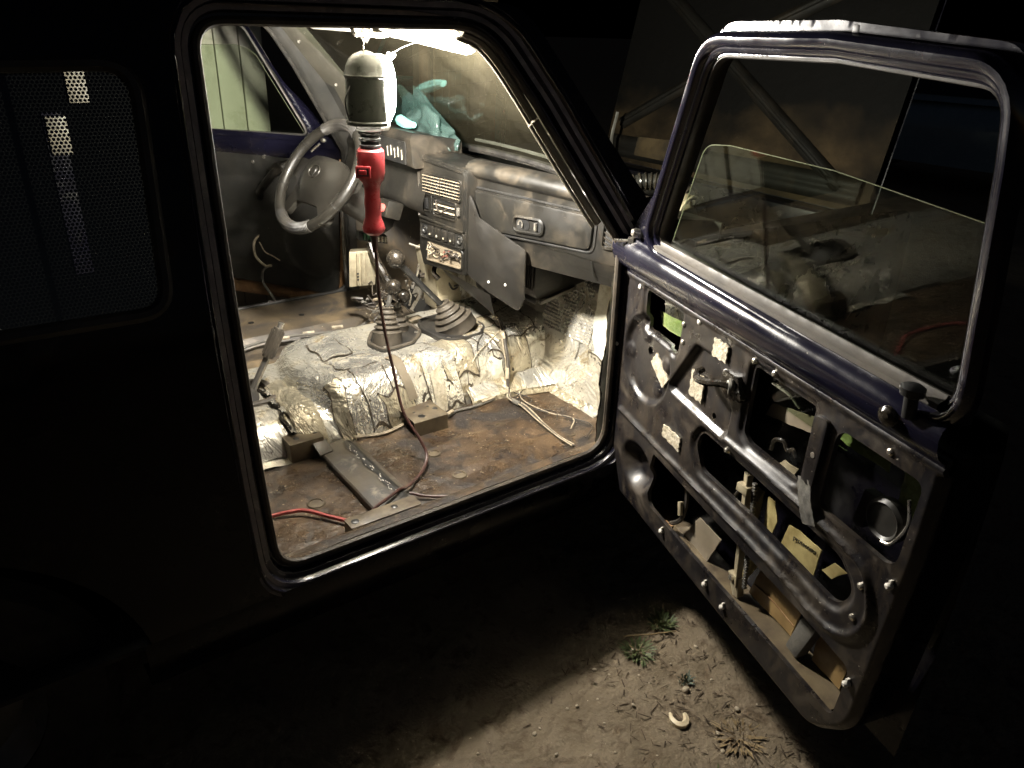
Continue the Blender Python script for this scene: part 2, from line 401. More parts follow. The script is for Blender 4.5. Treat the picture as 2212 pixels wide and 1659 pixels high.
def smooth_path(pts, n=6, closed=False):
    pts = [Vector(p) for p in pts]
    if len(pts) < 3:
        return pts
    out = []
    m = len(pts)
    rng = range(m) if closed else range(m - 1)
    for i in rng:
        p0 = pts[(i - 1) % m] if closed or i > 0 else pts[0] * 2 - pts[1]
        p1 = pts[i]; p2 = pts[(i + 1) % m]
        p3 = pts[(i + 2) % m] if closed or i + 2 < m else pts[-1] * 2 - pts[-2]
        for k in range(n):
            t = k / n
            out.append(0.5 * ((2 * p1) + (p2 - p0) * t + (2 * p0 - 5 * p1 + 4 * p2 - p3) * t * t + (3 * p1 - p0 - 3 * p2 + p3) * t ** 3))
    if not closed:
        out.append(pts[-1])
    return out

def tube(pts, r, seg=8, closed=False, n=6, caps=True):
    p = smooth_path(pts, n, closed) if n else [Vector(q) for q in pts]
    m = len(p)
    rad = r if isinstance(r, (list, tuple)) else None
    V, F = [], []
    t0 = ((p[1] - p[0]) if not closed else (p[1] - p[-1])).normalized()
    up = t0.orthogonal().normalized()
    prev = t0
    for i in range(m):
        a = p[(i - 1) % m] if closed or i > 0 else p[i]
        b = p[(i + 1) % m] if closed or i < m - 1 else p[i]
        t = (b - a).normalized()
        q = prev.rotation_difference(t)
        up = (q @ up).normalized(); prev = t
        up = (up - t * up.dot(t)).normalized()
        side = t.cross(up)
        rr = r if rad is None else np.interp(i / (m - 1), np.linspace(0, 1, len(rad)), rad)
        for k in range(seg):
            a_ = 2 * math.pi * k / seg
            V.append(tuple(p[i] + (up * math.cos(a_) + side * math.sin(a_)) * rr))
    for i in range(m if closed else m - 1):
        for k in range(seg):
            a = i * seg + k; b = i * seg + (k + 1) % seg
            c = ((i + 1) % m) * seg + (k + 1) % seg; d = ((i + 1) % m) * seg + k
            F.append((a, b, c, d))
    if caps and not closed:
        F.append(tuple(reversed(range(seg)))); F.append(tuple(range((m - 1) * seg, m * seg)))
    return V, F

def lathe(origin, axis, prof, seg=24, a0=0.0, a1=2 * math.pi, ref=None):
    """prof: list of (distance along axis, radius)."""
    o = Vector(origin); ax = Vector(axis).normalized()
    u = (Vector(ref) - ax * Vector(ref).dot(ax)).normalized() if ref is not None else ax.orthogonal().normalized()
    w = ax.cross(u)
    full = abs(a1 - a0 - 2 * math.pi) < 1e-6
    ns = seg if full else seg + 1
    V, F = [], []
    for h, r in prof:
        for k in range(ns):
            a = a0 + (a1 - a0) * k / seg
            V.append(tuple(o + ax * h + (u * math.cos(a) + w * math.sin(a)) * max(r, 1e-5)))
    for i in range(len(prof) - 1):
        for k in range(seg):
            k2 = (k + 1) % ns if full else k + 1
            F.append((i * ns + k, i * ns + k2, (i + 1) * ns + k2, (i + 1) * ns + k))
    return V, F

def grid(fn, nu, nv):
    V = [tuple(fn(i / (nu - 1), j / (nv - 1))) for j in range(nv) for i in range(nu)]
    F = [(j * nu + i, j * nu + i + 1, (j + 1) * nu + i + 1, (j + 1) * nu + i) for j in range(nv - 1) for i in range(nu - 1)]
    return V, F

def prism(poly, h0, h1, T=None):
    """Polygon (a,b) extruded along the third coordinate from h0 to h1."""
    n = len(poly)
    V = [(a, b, h0) for a, b in poly] + [(a, b, h1) for a, b in poly]
    F = [tuple(range(n)), tuple(range(2 * n - 1, n - 1, -1))] + [(i, (i + 1) % n, n + (i + 1) % n, n + i) for i in range(n)]
    if T: V = [T(*p) for p in V]
    return V, F

def fillet(poly, r, n=6):
    out = []
    m = len(poly)
    rs = r if isinstance(r, (list, tuple)) else [r] * m
    for i in range(m):
        p = Vector(poly[i]); a = Vector(poly[i - 1]); b = Vector(poly[(i + 1) % m])
        d1 = (a - p); d2 = (b - p)
        l1, l2 = d1.length, d2.length
        d1.normalize(); d2.normalize()
        ang = d1.angle(d2)
        if rs[i] <= 0 or ang > R(176):
            out.append(tuple(p)); continue
        t = min(rs[i] / math.tan(ang / 2), l1 * 0.48, l2 * 0.48)
        for k in range(n + 1):
            s = k / n
            q = (p + d1 * t) * (1 - s) ** 2 + p * 2 * s * (1 - s) + (p + d2 * t) * s ** 2
            out.append(tuple(q))
    return out

def resample(poly, step):
    out = []
    m = len(poly)
    for i in range(m):
        a = Vector(poly[i]); b = Vector(poly[(i + 1) % m])
        k = max(1, int((b - a).length / step))
        for j in range(k):
            out.append(tuple(a.lerp(b, j / k)))
    return out

# signed distances (negative inside), on numpy arrays
def sd_poly(px, py, poly):
    P = np.array(poly, float); n = len(P)
    d = np.full(px.shape, 1e9); s = np.ones(px.shape)
    j = n - 1
    for i in range(n):
        ex, ey = P[j] - P[i]
        wx, wy = px - P[i, 0], py - P[i, 1]
        t = np.clip((wx * ex + wy * ey) / (ex * ex + ey * ey + 1e-15), 0, 1)
        bx, by = wx - ex * t, wy - ey * t
        d = np.minimum(d, bx * bx + by * by)
        c1 = py >= P[i, 1]; c2 = py < P[j, 1]; c3 = ex * wy > ey * wx
        flip = (c1 & c2 & c3) | (~c1 & ~c2 & ~c3)
        s = np.where(flip, -s, s)
        j = i
    return s * np.sqrt(d)

def sd_circle(px, py, cx, cy, r, ry=None):
    if ry is None:
        return np.hypot(px - cx, py - cy) - r
    k = np.hypot((px - cx) / r, (py - cy) / ry)
    return (k - 1) * min(r, ry)

def sd_line(px, py, pts):
    d = np.full(px.shape, 1e9)
    for (ax, ay), (bx, by) in zip(pts[:-1], pts[1:]):
        ex, ey = bx - ax, by - ay
        t = np.clip(((px - ax) * ex + (py - ay) * ey) / (ex * ex + ey * ey + 1e-15), 0, 1)
        d = np.minimum(d, np.hypot(px - ax - ex * t, py - ay - ey * t))
    return d

def sstep(d, w):
    """1 inside (d<<0), 0 outside, soft over +-w."""
    t = np.clip((w - d) / (2 * w), 0, 1)
    return t * t * (3 - 2 * t)

def sheet(x0, x1, y0, y1, step, sdf, height, flange=0.006):
    """Pressed sheet: a grid cut by a signed distance (material where negative) and raised by height(); edges turned in."""
    nx = int((x1 - x0) / step) + 1; ny = int((y1 - y0) / step) + 1
    gx, gy = np.meshgrid(np.linspace(x0, x1, nx), np.linspace(y0, y1, ny))
    px, py = gx.ravel().copy(), gy.ravel().copy()
    h = step * 0.25
    for it in range(3):
        d = sdf(px, py)
        near = np.abs(d) < step * (0.72 if it == 0 else 0.9)
        if it == 0: sel = near
        gxx = (sdf(px + h, py) - sdf(px - h, py)) / (2 * h); gyy = (sdf(px, py + h) - sdf(px, py - h)) / (2 * h)
        g2 = np.maximum(gxx ** 2 + gyy ** 2, 0.25)
        px = np.where(sel, px - d * gxx / g2, px); py = np.where(sel, py - d * gyy / g2, py)
    d = sdf(px, py)
    ok = d < step * 0.2
    hz = height(px, py)
    F = []
    okl = ok.tolist()
    for j in range(ny - 1):
        for i in range(nx - 1):
            q = [j * nx + i, j * nx + i + 1, (j + 1) * nx + i + 1, (j + 1) * nx + i]
            q = [k for k in q if okl[k]]
            if len(q) >= 3: F.append(tuple(q))
    used = sorted({k for q in F for k in q})
    mp = {k: n for n, k in enumerate(used)}
    V = [(float(px[k]), float(py[k]), float(hz[k])) for k in used]
    F = [tuple(mp[k] for k in q) for q in F]
    if flange:
        cnt = {}
        for q in F:
            for a, b in zip(q, q[1:] + q[:1]):
                cnt.setdefault((min(a, b), max(a, b)), []).append((a, b))
        bd = [v[0] for v in cnt.values() if len(v) == 1]
        low = {}
        for a, b in bd:
            for k in (a, b):
                if k not in low:
                    low[k] = len(V); V.append((V[k][0], V[k][1], V[k][2] - flange))
        F += [(b, a, low[a], low[b]) for a, b in bd]
    return V, F

def loop_sweep(loop, prof, surf, closed=True):
    """Sweep a profile of (outward offset, depth) round a 2-D loop; surf(a, b, depth) gives the 3-D point."""
    P = [Vector(p) for p in loop]; m = len(P)
    area = sum(P[i].x * P[(i + 1) % m].y - P[(i + 1) % m].x * P[i].y for i in range(m))
    sg = 1 if area > 0 else -1
    N = []
    for i in range(m):
        t = (P[(i + 1) % m] - P[i - 1]).normalized() if closed else (P[min(i + 1, m - 1)] - P[max(i - 1, 0)]).normalized()
        N.append(Vector((t.y, -t.x)) * sg)
    k = len(prof)
    V, F = [], []
    for i in range(m):
        for o, dp in prof:
            q = P[i] + N[i] * o
            V.append(tuple(surf(q.x, q.y, dp)))
    for i in range(m if closed else m - 1):
        i2 = (i + 1) % m
        for j in range(k - 1):
            F.append((i * k + j, i2 * k + j, i2 * k + j + 1, i * k + j + 1))
    return V, F

def fn3(p, s, amp):
    return mnoise.noise(Vector(p) * s) * amp

def text_mesh(s, size, thick=0.0005):
    c = bpy.data.curves.new('lettering', 'FONT')
    c.body = s; c.size = size; c.extrude = thick; c.align_x = 'CENTER'; c.align_y = 'CENTER'
    o = bpy.data.objects.new('lettering', c)
    COL.objects.link(o)
    dg = bpy.context.evaluated_depsgraph_get()
    me = bpy.data.meshes.new_from_object(o.evaluated_get(dg))
    bpy.data.objects.remove(o)
    return me

# =================================================================== GROUND
def build_ground():
    def axis(c0, c1, fine):
        mid = np.arange(c0, c1, fine)
        st, lo, hi = fine, [c0], [mid[-1]]
        while lo[-1] > -70:
            st *= 1.35; lo.append(lo[-1] - st)
        st = fine
        while hi[-1] < 70:
            st *= 1.35; hi.append(hi[-1] + st)
        return list(reversed(lo[1:])) + list(mid) + hi[1:]
    xs = axis(-0.6, 1.8, 0.016); ys = axis(-1.5, 0.1, 0.016)
    V = []
    for y in ys:
        for x in xs:
            p = Vector((x, y, 0))
            z = mnoise.noise(p * 2.2) * 0.012 + mnoise.noise(p * 7) * 0.006
            if -0.7 < x < 1.9 and -1.6 < y < 0.2:
                z += mnoise.noise(p * 22) * 0.0045 + mnoise.noise(p * 55) * 0.003
                dd, _ = mnoise.voronoi(p * 7 + Vector((mnoise.noise(p * 9), mnoise.noise(p * 9 + Vector((5, 5, 5))), 0)) * 0.5)
                e = dd[1] - dd[0]
                if e < 0.05: z -= 0.010 * (1 - e / 0.05)
            V.append((x, y, z - 0.012))
    nx, ny = len(xs), len(ys)
    F = [(j * nx + i, j * nx + i + 1, (j + 1) * nx + i + 1, (j + 1) * nx + i) for j in range(ny - 1) for i in range(nx - 1)]
    o = add('ground', (V, F), GROUND, angle=180)
    o['kind'] = 'structure'
build_ground()

# =================================================================== THE CAR
CAR = root('off_road_car', 'stripped dark navy three-door off-roader with its doors and bonnet open', 'car', (0.3, 0.81, 0.0))
WID = 1.62

def side_y(z):
    return float(np.interp(z, [0.28, 0.455, 0.75, 1.03, 1.25, 1.52, 1.62], [0.02, -0.012, -0.008, 0.0, 0.062, 0.137, 0.175]))

def right(x, z, dp): return (x, side_y(z) + dp, z)
def left(x, z, dp): return (x, WID - side_y(z) - dp, z)

OPEN_RAW = [(0.004, 0.453), (0.957, 0.453), (0.955, 1.045), (0.742, 1.369), (0.622, 1.528), (0.018, 1.524), (0.0, 1.265), (-0.014, 1.03), (-0.008, 0.71)]
OPEN = fillet(OPEN_RAW, [0.075, 0.085, 0.06, 0.0, 0.15, 0.06, 0.5, 0.5, 0.5], 8)
OPENR = resample(OPEN, 0.02)

def build_side(side, flip):
    body = add
    QW = fillet([(-0.13, 1.08), (-0.10, 1.46), (-0.80, 1.45), (-0.98, 1.09)], [0.05, 0.05, 0.08, 0.08])
    outer = fillet([(-1.45, 0.42), (2.32, 0.42), (2.34, 1.00), (1.10, 1.045), (0.70, 1.575), (-1.0, 1.595), (-1.38, 1.1)], [0.1, 0.1, 0.1, 0.04, 0.12, 0.1, 0.1])
    op2 = [tuple(Vector(p)) for p in OPEN]
    def sdf(px, py):
        d = sd_poly(px, py, outer)
        d = np.maximum(d, -(sd_poly(px, py, op2) - 0.048))
        d = np.maximum(d, -sd_poly(px, py, QW))
        d = np.maximum(d, -sd_circle(px, py, 1.62, 0.36, 0.40))
        d = np.maximum(d, -sd_circle(px, py, -0.66, 0.36, 0.40))
        return d
    v, f = sheet(-1.5, 2.36, 0.36, 1.62, 0.03, sdf, lambda a, b: np.zeros(a.shape), 0.0)
    v = [side(a, b, -0.052) for a, b, _ in v]
    wall = add('body_side', (v, f), SKIN, CAR)
    # rocker below the doorway
    rp = [(0.43, -0.052), (0.40, -0.058), (0.36, -0.05), (0.30, -0.02), (0.29, 0.06)]
    V = [(x, side_y(0.43) + d if not flip else WID - side_y(0.43) - d, z) for x in np.linspace(-0.28, 1.24, 8) for z, d in rp]
    k = len(rp)
    F = [(i * k + j, (i + 1) * k + j, (i + 1) * k + j + 1, i * k + j + 1) for i in range(7) for j in range(k - 1)]
    add('rocker_panel', (V, F), SKIN, CAR)
    # stepped door jamb round the opening
    prof = [(-0.001, 0.006), (0.003, 0.001), (0.013, -0.001), (0.016, -0.010), (0.0175, -0.017), (0.029, -0.020), (0.0315, -0.026), (0.0325, -0.033), (0.043, -0.036), (0.047, -0.041), (0.0485, -0.049), (0.056, -0.0535)]
    jamb = add('door_jamb', loop_sweep(OPENR, prof, side), PAINT, CAR, angle=50)
    up = [p for p in OPENR]
    for b in ([(0.0178, -0.0182), (0.022, -0.0192), (0.0285, -0.0208)], [(0.0335, -0.0345), (0.038, -0.0360), (0.0432, -0.0372)]):
        add('jamb_flange', loop_sweep(OPENR, b, side), BOUNCEP, jamb)  # bands coloured paler in place of bounce light
    inner = [(0.001, 0.004), (0.004, 0.012), (0.02, 0.022), (0.06, 0.03), (0.075, 0.05)]
    add('pillar_lining', loop_sweep(OPENR, inner, side), TRIM, CAR)
    loop = [side(x, z, 0.0) for x, z in resample(OPEN, 0.025)]
    add('door_seal', tube(loop, 0.0085, 8, True, 0), BROWNRUB if not flip else RUBBER, CAR)
    # quarter window
    qs = [side(x, z, -0.052) for x, z in resample(QW, 0.03)]
    add('quarter_window_seal', tube(qs, 0.012, 8, True, 0), RUBBER, CAR)
    c = [side(x, z, -0.049) for x, z in QW]
    gl = add('quarter_window', (c, [tuple(range(len(c)))]), TINT if flip else GLASS, CAR)
    if not flip:
        c = [side(x, z, -0.044) for x, z in QW]
        add('perforated_film', (c, [tuple(range(len(c)))]), PERF, gl)
    return wall
SIDE_R = build_side(right, False)
SIDE_L = build_side(left, True)

# scuffed tread strip on the passenger sill
def sill_strip():
    lp = [p for p in OPENR]
    k0 = max(range(len(lp)), key=lambda i: (lp[i][1] < 0.52 and lp[i][0] < 0.03 and lp[i][1]) or 0)
    seq = []
    for i in range(len(lp)):
        p = lp[(k0 + i) % len(lp)]
        if p[1] > 0.53: break
        seq.append(p)
    prof = [(0.009, 0.0015), (0.0135, -0.0025), (0.017, -0.011), (0.0185, -0.0185), (0.030, -0.0215), (0.0325, -0.027), (0.0335, -0.0345), (0.044, -0.0375), (0.048, -0.0425), (0.0497, -0.0505), (0.0575, -0.0552)]
    add('sill_plate', loop_sweep(seq, prof, right, False), SILL, CAR, angle=50)
sill_strip()

# pale trim seal on the inner A pillar (two lengths, with the joint the photo shows)
def pillar_seals():
    a = [(0.575, 1.515), (0.625, 1.495), (0.672, 1.445), (0.735, 1.352), (0.742, 1.340)]
    b = [(0.744, 1.336), (0.79, 1.266), (0.84, 1.19), (0.885, 1.123), (0.905, 1.095)]
    for pts in (a, b):
        add('pillar_seal', tube([right(x, z, 0.016) for x, z in pts], 0.010, 8), SEALPALE, CAR)
        add('pillar_seal', tube([right(x - 0.010, z - 0.010, 0.024) for x, z in pts], 0.005, 8), SEALPALE, CAR)
pillar_seals()

# roof, headliner, windscreen, cowl
def roof():
    def top(dz):
        def f(u, v):
            x = -1.02 + u * 1.72
            y = 0.115 + v * (WID - 0.23)
            return (x, y, 1.583 + dz + 0.035 * (1 - (2 * v - 1) ** 4) - 0.03 * max(0, u - 0.86) / 0.14)
        return grid(f, 20, 16)
    add('roof', top(0.0), SKIN, CAR)
    add('headliner', top(-0.03), HEADL, CAR)
    # rear body: hatch wall
    add('tailgate', box(-1.42, -1.38, 0.1, WID - 0.1, 0.42, 1.08), SKIN, CAR, bevel=0.01)
    f = lambda u, v: (-1.40 + v * 0.40, 0.12 + u * (WID - 0.24), 1.08 + v * 0.5)
    add('tailgate_glass', grid(f, 2, 2), DARKGLASS, CAR)
    # windscreen
    B = [(1.145, 0.09, 1.10), (1.145, WID - 0.09, 1.10), (0.672, WID - 0.165, 1.535), (0.672, 0.165, 1.535)]
    def ws(u, v):
        a = Vector(B[0]).lerp(Vector(B[1]), u); b = Vector(B[3]).lerp(Vector(B[2]), u)
        p = a.lerp(b, v); bow = 0.045 * (1 - (2 * u - 1) ** 2)
        return tuple(p + Vector((bow, 0, bow * 0.6)))
    W = add('windscreen', grid(ws, 16, 8), WSGLASS, CAR)
    edge = [ws(u, 0) for u in np.linspace(0, 1, 14)] + [ws(1, v) for v in np.linspace(0.1, 0.9, 6)] + [ws(u, 1) for u in np.linspace(1, 0, 14)] + [ws(0, v) for v in np.linspace(0.9, 0.1, 6)]
    add('windscreen_seal', tube(edge, 0.014, 8, True, 0), RUBBER, CAR)
    # wiper and leaf litter line along the outside base
    for u0, u1, dv in ((0.28, 0.62, 0.05), (0.72, 0.95, 0.045)):
        add('wiper', tube([Vector(ws(u, dv)) + Vector((0.012, 0, 0.012)) for u in np.linspace(u0, u1, 5)], 0.006, 6), STEELG, CAR)
    # front header, A pillar linings on the far side
    add('header_rail', tube([(0.655, 0.15, 1.535), (0.665, 0.5, 1.555), (0.665, 1.1, 1.555), (0.655, WID - 0.15, 1.535)], 0.022, 8), PILLAR, CAR)
    def pil(u, v):
        a = Vector((0.69, 1.46, 1.525)); b = Vector((1.13, 1.535, 1.07))
        p = a.lerp(b, u); return tuple(p + Vector((-0.065 + 0.10 * v, 0.05 - 0.105 * v, 0.0)) + Vector((0, -0.02 * math.sin(math.pi * v), 0)))
    pl = add('far_pillar_trim', grid(pil, 14, 8), PILLAR, CAR)
    for u in (0.16, 0.48):
        p = Vector(pil(u, 0.45))
        add('trim_screw', lathe(p + Vector((-0.002, -0.004, 0)), (-0.6, -0.8, 0), [(0.004, 0), (0.004, 0.004), (0, 0.006)], 10), SHINY, pl)
    # cowl and firewall
    add('cowl', grid(lambda u, v: (1.13 + u * 0.27, 0.06 + v * (WID - 0.12), 1.075 - u * 0.035), 4, 10), ENGINE, CAR)
    add('firewall', box(1.385, 1.395, 0.03, WID - 0.03, 0.34, 1.04), ENGINE, CAR)
roof()

# ------------------------------------------------------------------ floor, tunnel, footwell
FZ = 0.38
CY = 0.81
def tun_h(x): return float(np.interp(x, [-1.4, -0.2, 0.36, 0.412, 0.448, 0.49, 0.7, 1.0, 1.15, 1.4], [0.07, 0.085, 0.092, 0.095, 0.150, 0.166, 0.172, 0.178, 0.20, 0.26]))
def tun_wb(x): return float(np.interp(x, [-1.4, 0.3, 0.42, 0.9, 1.15, 1.4], [0.24, 0.28, 0.29, 0.27, 0.255, 0.33]))
def tun_wt(x): return float(np.interp(x, [-1.4, 0.3, 0.42, 1.4], [0.13, 0.17, 0.16, 0.16]))
def tun_z(x, w):
    t = abs(w) * tun_wb(x)
    k = min(1.0, max(0.0, (tun_wb(x) - t) / (tun_wb(x) - tun_wt(x) + 0.03)))
    xe = x + (0.30 * (tun_wb(x) - t) if t > 0.05 else 0.30 * (tun_wb(x) - 0.05)) * (1 if x < 0.8 else 0)
    return FZ + tun_h(xe if x < 0.8 else x) * (1 - (1 - k) ** 3.2)
def tun(x, w, lift=0.0):
    y = CY + w * tun_wb(x)
    e = 1e-3
    z = tun_z(x, w)
    nx = -(tun_z(x + 0.01, w) - z) / 0.01
    ny = -(tun_z(x, w + e) - tun_z(x, w - e)) / (2 * e * tun_wb(x))
    n = Vector((nx, ny, 1)).normalized()
    c = mnoise.noise(Vector((x, y, z)) * 16) * 0.0045 + mnoise.noise(Vector((x, y, z)) * 38) * 0.0022
    return tuple(Vector((x, y, z)) + n * (lift + c))

def floor_pan():
    def fl(u, v):
        x = -1.38 + u * 2.66; y = 0.055 + v * 0.52
        z = FZ + fn3((x, y, 0), 5, 0.004) + fn3((x, y, 3), 18, 0.002)
        # pressed beads running along the car
        if x > 0.46:
            z += 0.004 * (1 if abs((y * 7) % 1 - 0.5) < 0.12 else 0)
        return (x, y, z)
    pan = add('floor_pan', grid(fl, 150, 40), FLOOR, CAR)
    def fd(u, v):
        x = -1.38 + u * 2.66; y = 1.045 + v * 0.52
        z = FZ + fn3((x, y, 0), 5, 0.006) + fn3((x, y, 3), 18, 0.002) + 0.011 * max(0, math.sin(y * 62)) * (1 if y < 1.34 else 0)
        return (x, y, z)
    add('driver_floor', grid(fd, 110, 60), DRVFLOOR, CAR)
    # inner sills
    V = []
    prof = [(0.045, 0.452), (0.075, 0.448), (0.092, 0.436), (0.10, 0.405), (0.112, 0.386), (0.14, 0.381)]
    for x in np.linspace(-0.3, 1.05, 40):
        for y, z in prof:
            V.append((x, y - 0.04 + fn3((x, y, z), 12, 0.002), z))
    k = len(prof)
    F = [(i * k + j, (i + 1) * k + j, (i + 1) * k + j + 1, i * k + j + 1) for i in range(39) for j in range(k - 1)]
    add('inner_sill', (V, F), FLOOR, CAR)
    prof2 = [(1.60, 0.458), (1.56, 0.458), (1.53, 0.452), (1.50, 0.448), (1.40, 0.443), (1.36, 0.43), (1.345, 0.40), (1.33, 0.383)]
    V = [(x, y + fn3((x, y, 4), 9, 0.003), z + fn3((x, y, z), 9, 0.002)) for x in np.linspace(-0.3, 1.02, 40) for y, z in prof2]
    k = len(prof2)
    F = [(i * k + j, (i + 1) * k + j, (i + 1) * k + j + 1, i * k + j + 1) for i in range(39) for j in range(k - 1)]
    ds = add('driver_inner_sill', (V, F), DRVFLOOR, CAR)
    for x, y in ((0.46, 1.47), (0.66, 1.455), (0.36, 1.46)):
        add('drain_hole', lathe((x, y, 0.4465), (0, 0, 1), [(0.0, 0.011), (0.0022, 0.0115), (0.0024, 0)], 14), BLACKP, ds)
    # floor plugs (round pressed blanks)
    for x, y, r in ((0.60, 0.33, 0.019), (0.21, 0.28, 0.022), (0.86, 0.36, 0.016), (0.60, 0.19, 0.02), (1.02, 0.2, 0.016), (0.83, 0.49, 0.012)):
        add('floor_plug', lathe((x, y, FZ - 0.002), (0, 0, 1), [(0.0, r * 1.15), (0.005, r), (0.0055, r * 0.82), (0.003, r * 0.78), (0.0035, 0)], 18), BRACKET, pan)
    hs = [(0.612, 0.100), (0.640, 0.104), (0.632, 0.118)]
    add('sill_slot', ([(x, y, 0.3885) for x, y in hs], [(0, 1, 2)]), BLACKP, pan)
    add('sill_hole', lathe((0.668, 0.108, 0.3875), (0, 0, 1), [(0, 0.0115), (0.001, 0.011), (0.001, 0)], 16), BLACKP, pan)
floor_pan()

def tunnel():
    xs = np.concatenate([np.linspace(-1.38, 0.34, 40), np.linspace(0.352, 0.52, 22), np.linspace(0.53, 1.30, 70)])
    nw = 64
    V = [tun(float(x), float(w)) for x in xs for w in np.linspace(-1, 1, nw)]
    F = [(i * nw + j, (i + 1) * nw + j, (i + 1) * nw + j + 1, i * nw + j + 1) for i in range(len(xs) - 1) for j in range(nw - 1)]
    t = add('transmission_tunnel', (V, F), FOIL, CAR, angle=180)
    # overlapping pieces of foil tape pressed on to the hump
    rnd = random.Random(3)
    pieces = [(0.50, 0.62, -0.98, -0.52, FOIL2), (0.60, 0.74, -0.95, -0.40, FOIL), (0.72, 0.84, -0.99, -0.55, FOIL2), (0.80, 0.92, -0.88, -0.42, FOILT), (0.88, 0.99, -0.98, -0.58, FOIL),
              (0.95, 1.05, -0.80, -0.30, FOIL2), (1.02, 1.13, -0.97, -0.45, FOILT), (1.08, 1.19, -0.75, -0.20, FOIL), (0.47, 0.60, -0.5, -0.22, FOIL2), (0.60, 0.86, -0.62, -0.36, FOIL2), (0.86, 1.02, -0.5, -0.2, FOIL),
              (0.46, 0.56, -0.15, 0.35, FOIL), (0.995, 1.10, -0.4, -0.02, FOILT), (1.05, 1.2, -0.1, 0.3, FOIL), (0.405, 0.445, -1.0, -0.6, FOILT), (0.56, 0.66, -1.02, -0.86, FOILT), (0.93, 1.02, -1.03, -0.85, CREAM)]
    for n, (x0, x1, w0, w1, mt) in enumerate(pieces):
        sk = rnd.uniform(-0.03, 0.03)
        def f(u, v):
            return tun(x0 + (x1 - x0) * u + sk * (v - 0.5) + 0.004 * math.sin(9 * v + n), w0 + (w1 - w0) * v + 0.02 * math.sin(8 * u + n), 0.0022 + 0.0011 * (n % 4) + 0.001 * math.sin(5 * u + 3 * v + n))
        add('foil_piece', grid(f, 12, 12), mt, t, angle=180)
        def g(u, v):
            return tun(x0 - 0.0035 + (x1 - x0 + 0.007) * u + sk * (v - 0.5) + 0.004 * math.sin(9 * v + n) + 0.0015 * math.sin(31 * v), w0 - 0.012 + (w1 - w0 + 0.024) * v + 0.02 * math.sin(8 * u + n) + 0.004 * math.sin(37 * u), 0.0014 + 0.0011 * (n % 4) + 0.001 * math.sin(5 * u + 3 * v + n))
        add('adhesive_edge', grid(g, 18, 18), GLUE, t, angle=180)
    # grey tape strip and square patch
    def strip(u, v):
        return tun(0.625 + 0.032 * u + 0.014 * v + 0.003 * math.sin(7 * v), -0.48 - 0.44 * v, 0.0075)
    add('tape_strip', grid(strip, 6, 16), BEIGE, t, angle=180)
    def sq(u, v):
        return tun(0.735 + 0.042 * u, -0.82 - 0.22 * v + 0.03 * u, 0.008)
    add('foil_square', grid(sq, 5, 5), PATCH, t)
    # rear cross strip of foil, the tall box section behind the hump and the seam of black sealant
    def cross(u, v):
        return tun(0.275 + 0.085 * u, -1.0 + 1.0 * v, 0.012 + 0.014 * math.sin(math.pi * min(1, max(0, u * 1.0))))
    add('foil_band', grid(cross, 10, 24), FOILT, t, angle=180)
    add('sealant_bead', tube([tun(0.262 + 0.008 * math.sin(k * 1.7), -1.0 + 0.1 * k, 0.006) for k in range(11)], 0.007, 8), BALL, t)
    for k, (x, w) in enumerate(((0.267, -0.62), (0.262, -0.4), (0.268, -0.2), (0.263, -0.85))):
        p = Vector(tun(x, w, 0.016))
        add('foil_scrap', grid(lambda u, v: tuple(p + Vector(((u - .5) * 0.014, (v - .5) * 0.034, 0.004 * math.sin(5 * u + 4 * v)))), 4, 4), FOIL2, t)
    for k, (x0, x1, w0, w1) in enumerate(((0.15, 0.24, -0.98, -0.45), (0.03, 0.16, -0.99, -0.4), (0.17, 0.25, -0.5, -0.05), (-0.1, 0.04, -0.98, -0.3))):
        def f(u, v): return tun(x0 + (x1 - x0) * u + 0.01 * (v - .5), w0 + (w1 - w0) * v, 0.004 + 0.001 * k)
        add('foil_piece', grid(f, 10, 12), FOIL2, t, angle=180)
    # white foil flap lying out on the floor at the tunnel foot
    add('foil_flap', grid(lambda u, v: (0.02 + 0.22 * u, 0.545 - 0.045 * v, 0.389 + 0.004 * math.sin(12 * u) - 0.003 * v), 12, 4), FOIL2, t)
    tm = text_mesh('L EL', 0.014, 0.0002)
    tm.materials.append(BLACKP)
    for x, w in ((0.56, -0.80), (0.66, -0.93), (0.76, -0.86), (0.60, -0.66), (0.08, -0.55), (0.19, -0.72), (0.97, -0.86), (0.70, -0.60), (1.09, -0.75)):
        p = Vector(tun(x, w, 0.0075)); dx = Vector(tun(x + 0.01, w, 0.0075)) - p; dw = Vector(tun(x, w + 0.02, 0.0075)) - p
        ex = dx.normalized(); ez = ex.cross(dw).normalized(); ey = ez.cross(ex)
        m = Matrix((ex, ey, ez)).transposed().to_4x4(); m.translation = p
        inst('foil_print', tm, t, m)
    return t
TUNNEL = tunnel()

